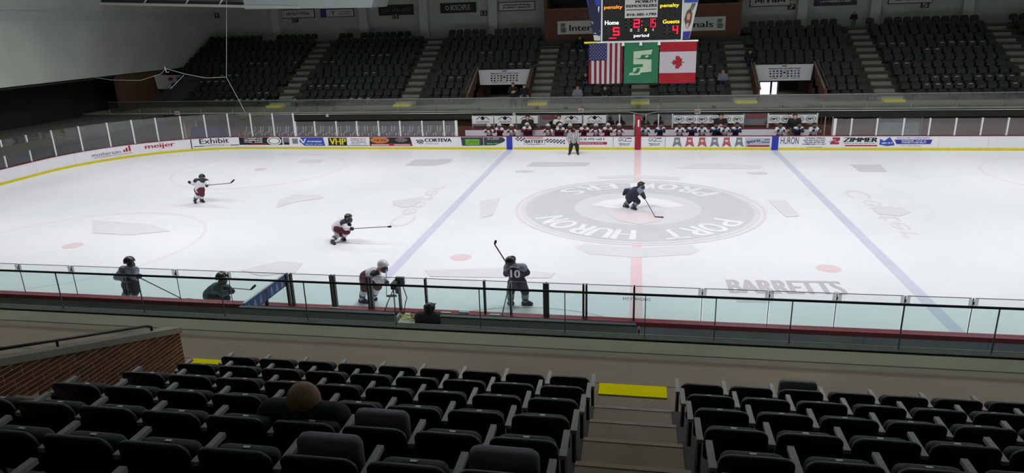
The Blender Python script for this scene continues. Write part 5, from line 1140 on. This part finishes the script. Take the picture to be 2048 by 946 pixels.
# F: number ten, from behind
root, J = skater('player in navy jersey numbered ten seen from behind with stick raised', (960, 470), 5.256, -10.6,
    dict(head=(325, 285, .02), chest=(372, 395, 0), pelvis=(385, 480, 0), ls=(295, 350, .06), le=(278, 405, .12), lh=(282, 330, .2), rs=(450, 352, .02), re=(492, 395, .05), rh=(448, 425, .2),
         lp=(350, 500, .03), lk=(322, 590, .06), la=(322, 690, 0, .13), lt=(302, 715, 0, .05), rp=(430, 500, -.02), rk=(474, 590, 0), ra=(474, 690, 0, .13), rt=(540, 722, 0, .05)), DRK, (.45, .85, -.15), 'helmet_black', cage=True, rh=.138)
cN = atY(960 + 370 / 5.256, 470 + 400 / 5.256, -10.82)
lettering('10', lambda x, z: (cN[0] + x, cN[1] - .035 + .35 * x * x, cN[2] + z), -.12, .13, -.12, .1, M['white'], root, 'number', bold=.012); greek(lambda x, z: (cN[0] + x, cN[1] - .01 + .35 * x * x, cN[2] + z), -.17, .17, .14, .21, 1, M['jersey_white'], root, 2)
a, b_, c = [atY(960 + x / 5.256, 470 + y / 5.256, -10.35) for x, y in ((282, 300), (155, 100), (168, 55))]; stick(a, b_, c, 'black stick raised high by the player numbered ten', 'stick_black', r=.018, butt=atY(960 + 300 / 5.256, 470 + 345 / 5.256, -10.35))
# G: player striding at centre ice
root, J = skater('player in grey and navy jersey striding right across the center logo', (940, 320), 3.103, -.2,
    dict(head=(1064, 160, -.05), chest=(1035, 192, 0), pelvis=(998, 222, .03), ls=(1020, 186, .14), le=(968, 190, .15), lh=(958, 207, .1), rs=(1058, 196, -.14), re=(1072, 214, -.2), rh=(1080, 230, -.22),
         lp=(988, 232, .08), lk=(990, 252, .1), la=(963, 276, 0, .12), lt=(982, 290, 0, .05), rp=(1012, 232, -.06), rk=(1042, 258, -.1), ra=(1012, 288, 0, .12), rt=(1030, 305, 0, .05)), dict(DRK, sleeve='yoke'), (.8, -.5, -.15), 'helmet_black')
a = atY(940 + 1080 / 3.103, 320 + 230 / 3.103, -.42); b_, c = atZ(1310, 433.5, .03), atZ(1327, 434.5, .03); stick(a, b_, c, 'black stick reaching to the ice at center', 'stick_black', r=.014, butt=a + (a - b_) * .12)
# referee
STR = bpy.data.materials.new('referee_stripes'); STR.use_nodes = True; nt = STR.node_tree; tcx = nt.nodes.new('ShaderNodeTexCoord'); wv = nt.nodes.new('ShaderNodeTexWave'); wv.wave_type = 'BANDS'; wv.bands_direction = 'X'; wv.inputs['Scale'].default_value = 3.6; wv.inputs['Distortion'].default_value = .4; rp_ = nt.nodes.new('ShaderNodeValToRGB'); rp_.color_ramp.interpolation = 'CONSTANT'; rp_.color_ramp.elements[0].color = (.02, .02, .02, 1); rp_.color_ramp.elements[1].color = (.75, .75, .75, 1); rp_.color_ramp.elements[1].position = .5
nt.links.new(tcx.outputs['Object'], wv.inputs['Vector']); nt.links.new(wv.outputs['Fac'], rp_.inputs['Fac']); nt.links.new(rp_.outputs['Color'], nt.nodes['Principled BSDF'].inputs['Base Color']); M['stripes'] = STR
root, J = skater('referee in black and white striped shirt and black trousers by far boards', (1130, 215), 9.46, 11.6,
    dict(head=(150, 468, 0), chest=(160, 560, 0), pelvis=(170, 645, 0), ls=(90, 520, 0), le=(55, 590, -.05), lh=(75, 660, -.15), rs=(222, 520, 0), re=(262, 590, -.05), rh=(250, 655, -.15),
         lp=(125, 665, 0), lk=(112, 755, -.03), la=(92, 835, 0, .12), lt=(75, 882, 0, .05), rp=(212, 665, 0), rk=(228, 755, -.03), ra=(236, 835, 0, .12), rt=(252, 882, 0, .05)),
    dict(main='stripes', yoke='stripes', hem='stripes', waist='black', pants='black', sock='black', band='black', boot='black', glove='skin', skin='skin'), (.1, -1, 0), 'helmet_black', cage=False, rh=.13)

# generic standing, leaning and seated bodies (local frame, facing -y)
def pose_lean(dx=0.0, dz=0.0, tw=0.0):
    return dict(head=(dx, -.18, 1.16 + dz), chest=(dx * .6, -.02, .86 + dz), pelvis=(0, .12, .52), ls=(-.17 + dx * .6, -.05 + tw, .94 + dz), rs=(.17 + dx * .6, -.05 - tw, .94 + dz), le=(-.25, -.24, .83 + dz * .4), re=(.25, -.24, .83 + dz * .4), lh=(-.15, -.46, .92), rh=(.15, -.46, .92),
                lp=(-.1, .12, .48), rp=(.1, .12, .48), lk=(-.13, -.12, .42), rk=(.13, -.12, .42), la=(-.13, -.1, .12), ra=(.13, -.1, .12), lt=(-.15, -.22, .05), rt=(.15, -.22, .05), face=(dx * 1.5, -1, -.15))
def pose_stand(arms='cross'):
    J = dict(head=(0, -.02, 1.38), chest=(0, 0, 1.06), pelvis=(0, .0, .76), ls=(-.2, 0, 1.15), rs=(.2, 0, 1.15), lp=(-.1, 0, .72), rp=(.1, 0, .72), lk=(-.12, -.03, .4), rk=(.12, -.03, .4), la=(-.13, 0, .09), ra=(.13, 0, .09), lt=(-.16, -.15, .045), rt=(.16, -.15, .045), face=(0, -1, -.1))
    if arms == 'cross': J.update(le=(-.31, -.08, .92), re=(.31, -.08, .92), lh=(.06, -.25, .96), rh=(-.06, -.26, .92))
    else: J.update(le=(-.3, .02, .9), re=(.3, .02, .9), lh=(-.28, -.06, .68), rh=(.28, -.06, .68))
    return J
def pose_sit():
    return dict(head=(0, -.04, .98), chest=(0, 0, .68), pelvis=(0, .02, .4), ls=(-.2, 0, .77), rs=(.2, 0, .77), le=(-.29, -.1, .54), re=(.29, -.1, .54), lh=(-.1, -.34, .45), rh=(.1, -.34, .45), lp=(-.1, 0, .38), rp=(.1, 0, .38), lk=(-.13, -.36, .38), rk=(.13, -.36, .38), la=(-.13, -.38, .08), ra=(.13, -.38, .08), lt=(-.15, -.5, .045), rt=(.15, -.5, .045), face=(0, -1, -.1))
HOMEC = dict(main='jersey_white', yoke='maroon', hem='maroon', pants='pants_red', sock='jersey_white', band='maroon', boot='black', glove='maroon', skin='skin', sleeve='main')
VISC = dict(main='jersey_white', yoke='jersey_white', hem='navy', pants='pants_dark', sock='jersey_white', band='navy', boot='black', glove='navy', skin='skin')
VIS2 = dict(VISC, main='navy', yoke='jersey_white', hem='navy')
HOM2 = dict(HOMEC, main='maroon', yoke='jersey_white', sleeve='yoke')
def template(Jd, C, shell=None, cage=True, hairm=None, h=.028, thick=1.1, k=1.0):
    r = empty('person', (0, 0, 0)); link('body', figure(Jd, C, k, h, thick), r)
    if shell: helmet_parts(r, Jd['head'], Jd['face'], M[shell], .128, cage)
    else: hair(r, Jd['head'], Jd['face'], M[hairm or 'helmet_black']); eyes(r, Jd['head'], Jd['face'])
    return r
USED = set()
def place(t, loc, lb, grp, rz=0.0, sc=1.0):
    if t.name in USED: o = copy_tree(t)
    else: o = t; USED.add(t.name)
    o.location = tuple(float(v) for v in loc); o.rotation_euler = (0, 0, rz); o.scale = (sc, sc, sc); tag(o, lb, 'person', grp); return o
TH = [template(pose_lean(), HOMEC, 'helmet_white', thick=.92), template(pose_lean(.05, .03, .05), HOM2, 'helmet_white', thick=.92)]
TV = [template(pose_lean(-.03), VISC, 'helmet_black', thick=.92), template(pose_lean(.05, .02, -.05), VIS2, 'helmet_black', thick=.92)]
def bench_row(us, T, team, grp, y0=13.62):
    for i, (u, v) in enumerate(us):
        p = atY(u, v, y0 - .18); z = p[2] - 1.17
        place(T[i % 2], (p[0], y0, max(.161, z)), 'player in white and %s leaning over the %s bench boards, %s from the left' % ('maroon' if team == 'h' else 'navy', 'home' if team == 'h' else 'visitor', ordn(i + 1)), grp, RND.uniform(-.12, .12), 1.0)
bench_row([(977, 259), (997, 257), (1023, 257), (1052, 251), (1096, 258), (1119, 257), (1140, 256), (1167, 258), (1192, 257), (1214, 257), (1238, 259)], TH, 'h', 'players on the home bench')
bench_row([(1291, 259), (1320, 261), (1360, 262), (1384, 254), (1405, 262), (1431, 260), (1450, 260), (1472, 263), (1562, 259), (1597, 257), (1629, 258)], TV, 'v', 'players on the visitor bench')
COACH = dict(main='jacket_black', yoke='jacket_black', hem='jacket_black', pants='trousers_grey', sock='trousers_grey', band='trousers_grey', boot='black', glove='skin', skin='skin')
TC1 = template(pose_stand('down'), COACH); TC2 = template(pose_stand('cross'), dict(COACH, pants='black', sock='black', band='black')); TC3 = template(pose_stand('cross'), dict(COACH, yoke='off_white', pants='black', sock='black', band='black', sleeve='yoke'))
for t, u, v, lb in ((TC2, 1055, 234, 'coach in black jacket standing behind the home bench by the banners'), (TC3, 1118, 232, 'coach in black vest with white sleeves behind the home bench'), (TC2, 1442, 232, 'coach in black jacket with a clipboard behind the visitor bench'), (TC1, 1590, 233, 'coach in black shirt and grey trousers behind the visitor bench')):
    p = atY(u, v, 14.19); s_ = min(1.15, (p[2] - .16) / 1.38); o = place(t, (p[0], 14.19, .161), lb, 'coaches behind the benches', RND.uniform(-.2, .2), s_)
    if u == 1442: c = MB().hexa([(p[0] - .16, 13.94, 1.0), (p[0] + .16, 13.94, 1.0), (p[0] + .16, 13.96, 1.0), (p[0] - .16, 13.96, 1.0), (p[0] - .16, 13.90, 1.22), (p[0] + .16, 13.90, 1.22), (p[0] + .16, 13.92, 1.22), (p[0] - .16, 13.92, 1.22)]).build('clipboard', M['ink_grey']); tag(c, 'grey clipboard held by the visitor coach', 'clipboard')
# spectators in the far stand
SPEC = dict(COACH, pants='navy', sock='navy', band='navy'); SPC2 = dict(COACH, main='jersey_grey', yoke='jersey_grey', hem='jersey_grey', pants='navy', sock='navy', band='navy')
TS1 = template(pose_sit(), SPEC, h=.03); TS2 = template(pose_sit(), SPC2, hairm='hair_brown', h=.03)
for t, u, n, lb in SPOTS:
    place(dict(a=TS1, b=TS2)[t], (spot_x(u, n), row_y(n) + .38, row_z(n) + .001), lb, 'spectators in the far stand')
p = atY(1710, 32, row_y(12)); place(TC1, (p[0], row_y(12) + .25, row_z(12) + .001), 'person in dark clothes standing at the top of the right stair', 'spectators in the far stand', 0, .7)
for u, v, lb, t in ((1026, 170, 'left of two people in black coats at the left tunnel', TC2), (1048, 173, 'right of two people in black coats at the left tunnel', TC1)):
    p = atY(u, v, 18.6); place(t, (p[0], 18.6, 1.951), lb, 'spectators in the far stand', .2, (p[2] - 1.95) / 1.38)
# scorekeeper
p = atY(858, 620, -14.45); TK = template(pose_sit(), dict(COACH, pants='black', sock='black', band='black'), h=.024, thick=1.25); sck = place(TK, (p[0], -14.3, .001), 'scorekeeper in black jacket and cap sitting behind the near boards', 'officials', math.pi, 1.0)
sck.location = (p[0], -14.45, p[2] - .98 + .0); 
o = empty('stool', (p[0], -14.45, 0), 'dark stool under the scorekeeper', 'stool'); zz = sck.location[2] + .24; MB().tube([(p[0], -14.45, zz - .06), (p[0], -14.45, zz)], .2, 16).build('seat', M['black'], o)
for a in range(4): MB().tube([(p[0] + .18 * math.cos(a * 1.57 + .78), -14.45 + .18 * math.sin(a * 1.57 + .78), 0), (p[0] + .13 * math.cos(a * 1.57 + .78), -14.45 + .13 * math.sin(a * 1.57 + .78), zz - .06)], .018, 6).build('leg', M['steel'], o)
cp_ = MB().tube([(0, -.04, 1.0), (0, -.04, 1.07), (0, -.04, 1.115)], [.128, .125, .07], 16).build('cap', M['black'], sck, True, True); MB().box(-.09, .09, -.26, -.13, 1.02, 1.035).build('cap_brim', M['black'], sck, local=True)
# near spectator seen from behind in the fifth row
PS = atY(604, 804, -22.56); q = {k_: V3(v) for k_, v in pose_sit().items()}
zs = PS[2] - .98 * 1.0
sp = empty('person', (PS[0], -22.56, zs), 'spectator with light brown hair in a dark puffy coat seen from behind', 'person', 'spectators in the near stand')
Jn = {k_: V3((v[0] * -1.55, v[1] * -1.2, v[2])) if k_ not in ('head', 'face') else V3((v[0], -v[1], v[2])) for k_, v in q.items()}; Jn['ls'][2] += .05; Jn['rs'][2] += .05; Jn['chest'][2] += .06
link('body', figure(Jn, dict(COACH, pants='black', sock='black', band='black'), 1.0, .02, 1.3), sp)
me = sdf_mesh('hair', [((0, .04, 1.02), (0, .02, 1.03), .135, .135, 0), ((-.03, .02, .93), (-.02, .02, .98), .125, .135, 0), ((.05, .02, .93), (.04, .02, 1.0), .12, .13, 0), ((.07, 0, 1.02), (.05, .02, 1.05), .09, .1, 0)], [M['hair_brown']], .014, .02); link('hair', me, sp)
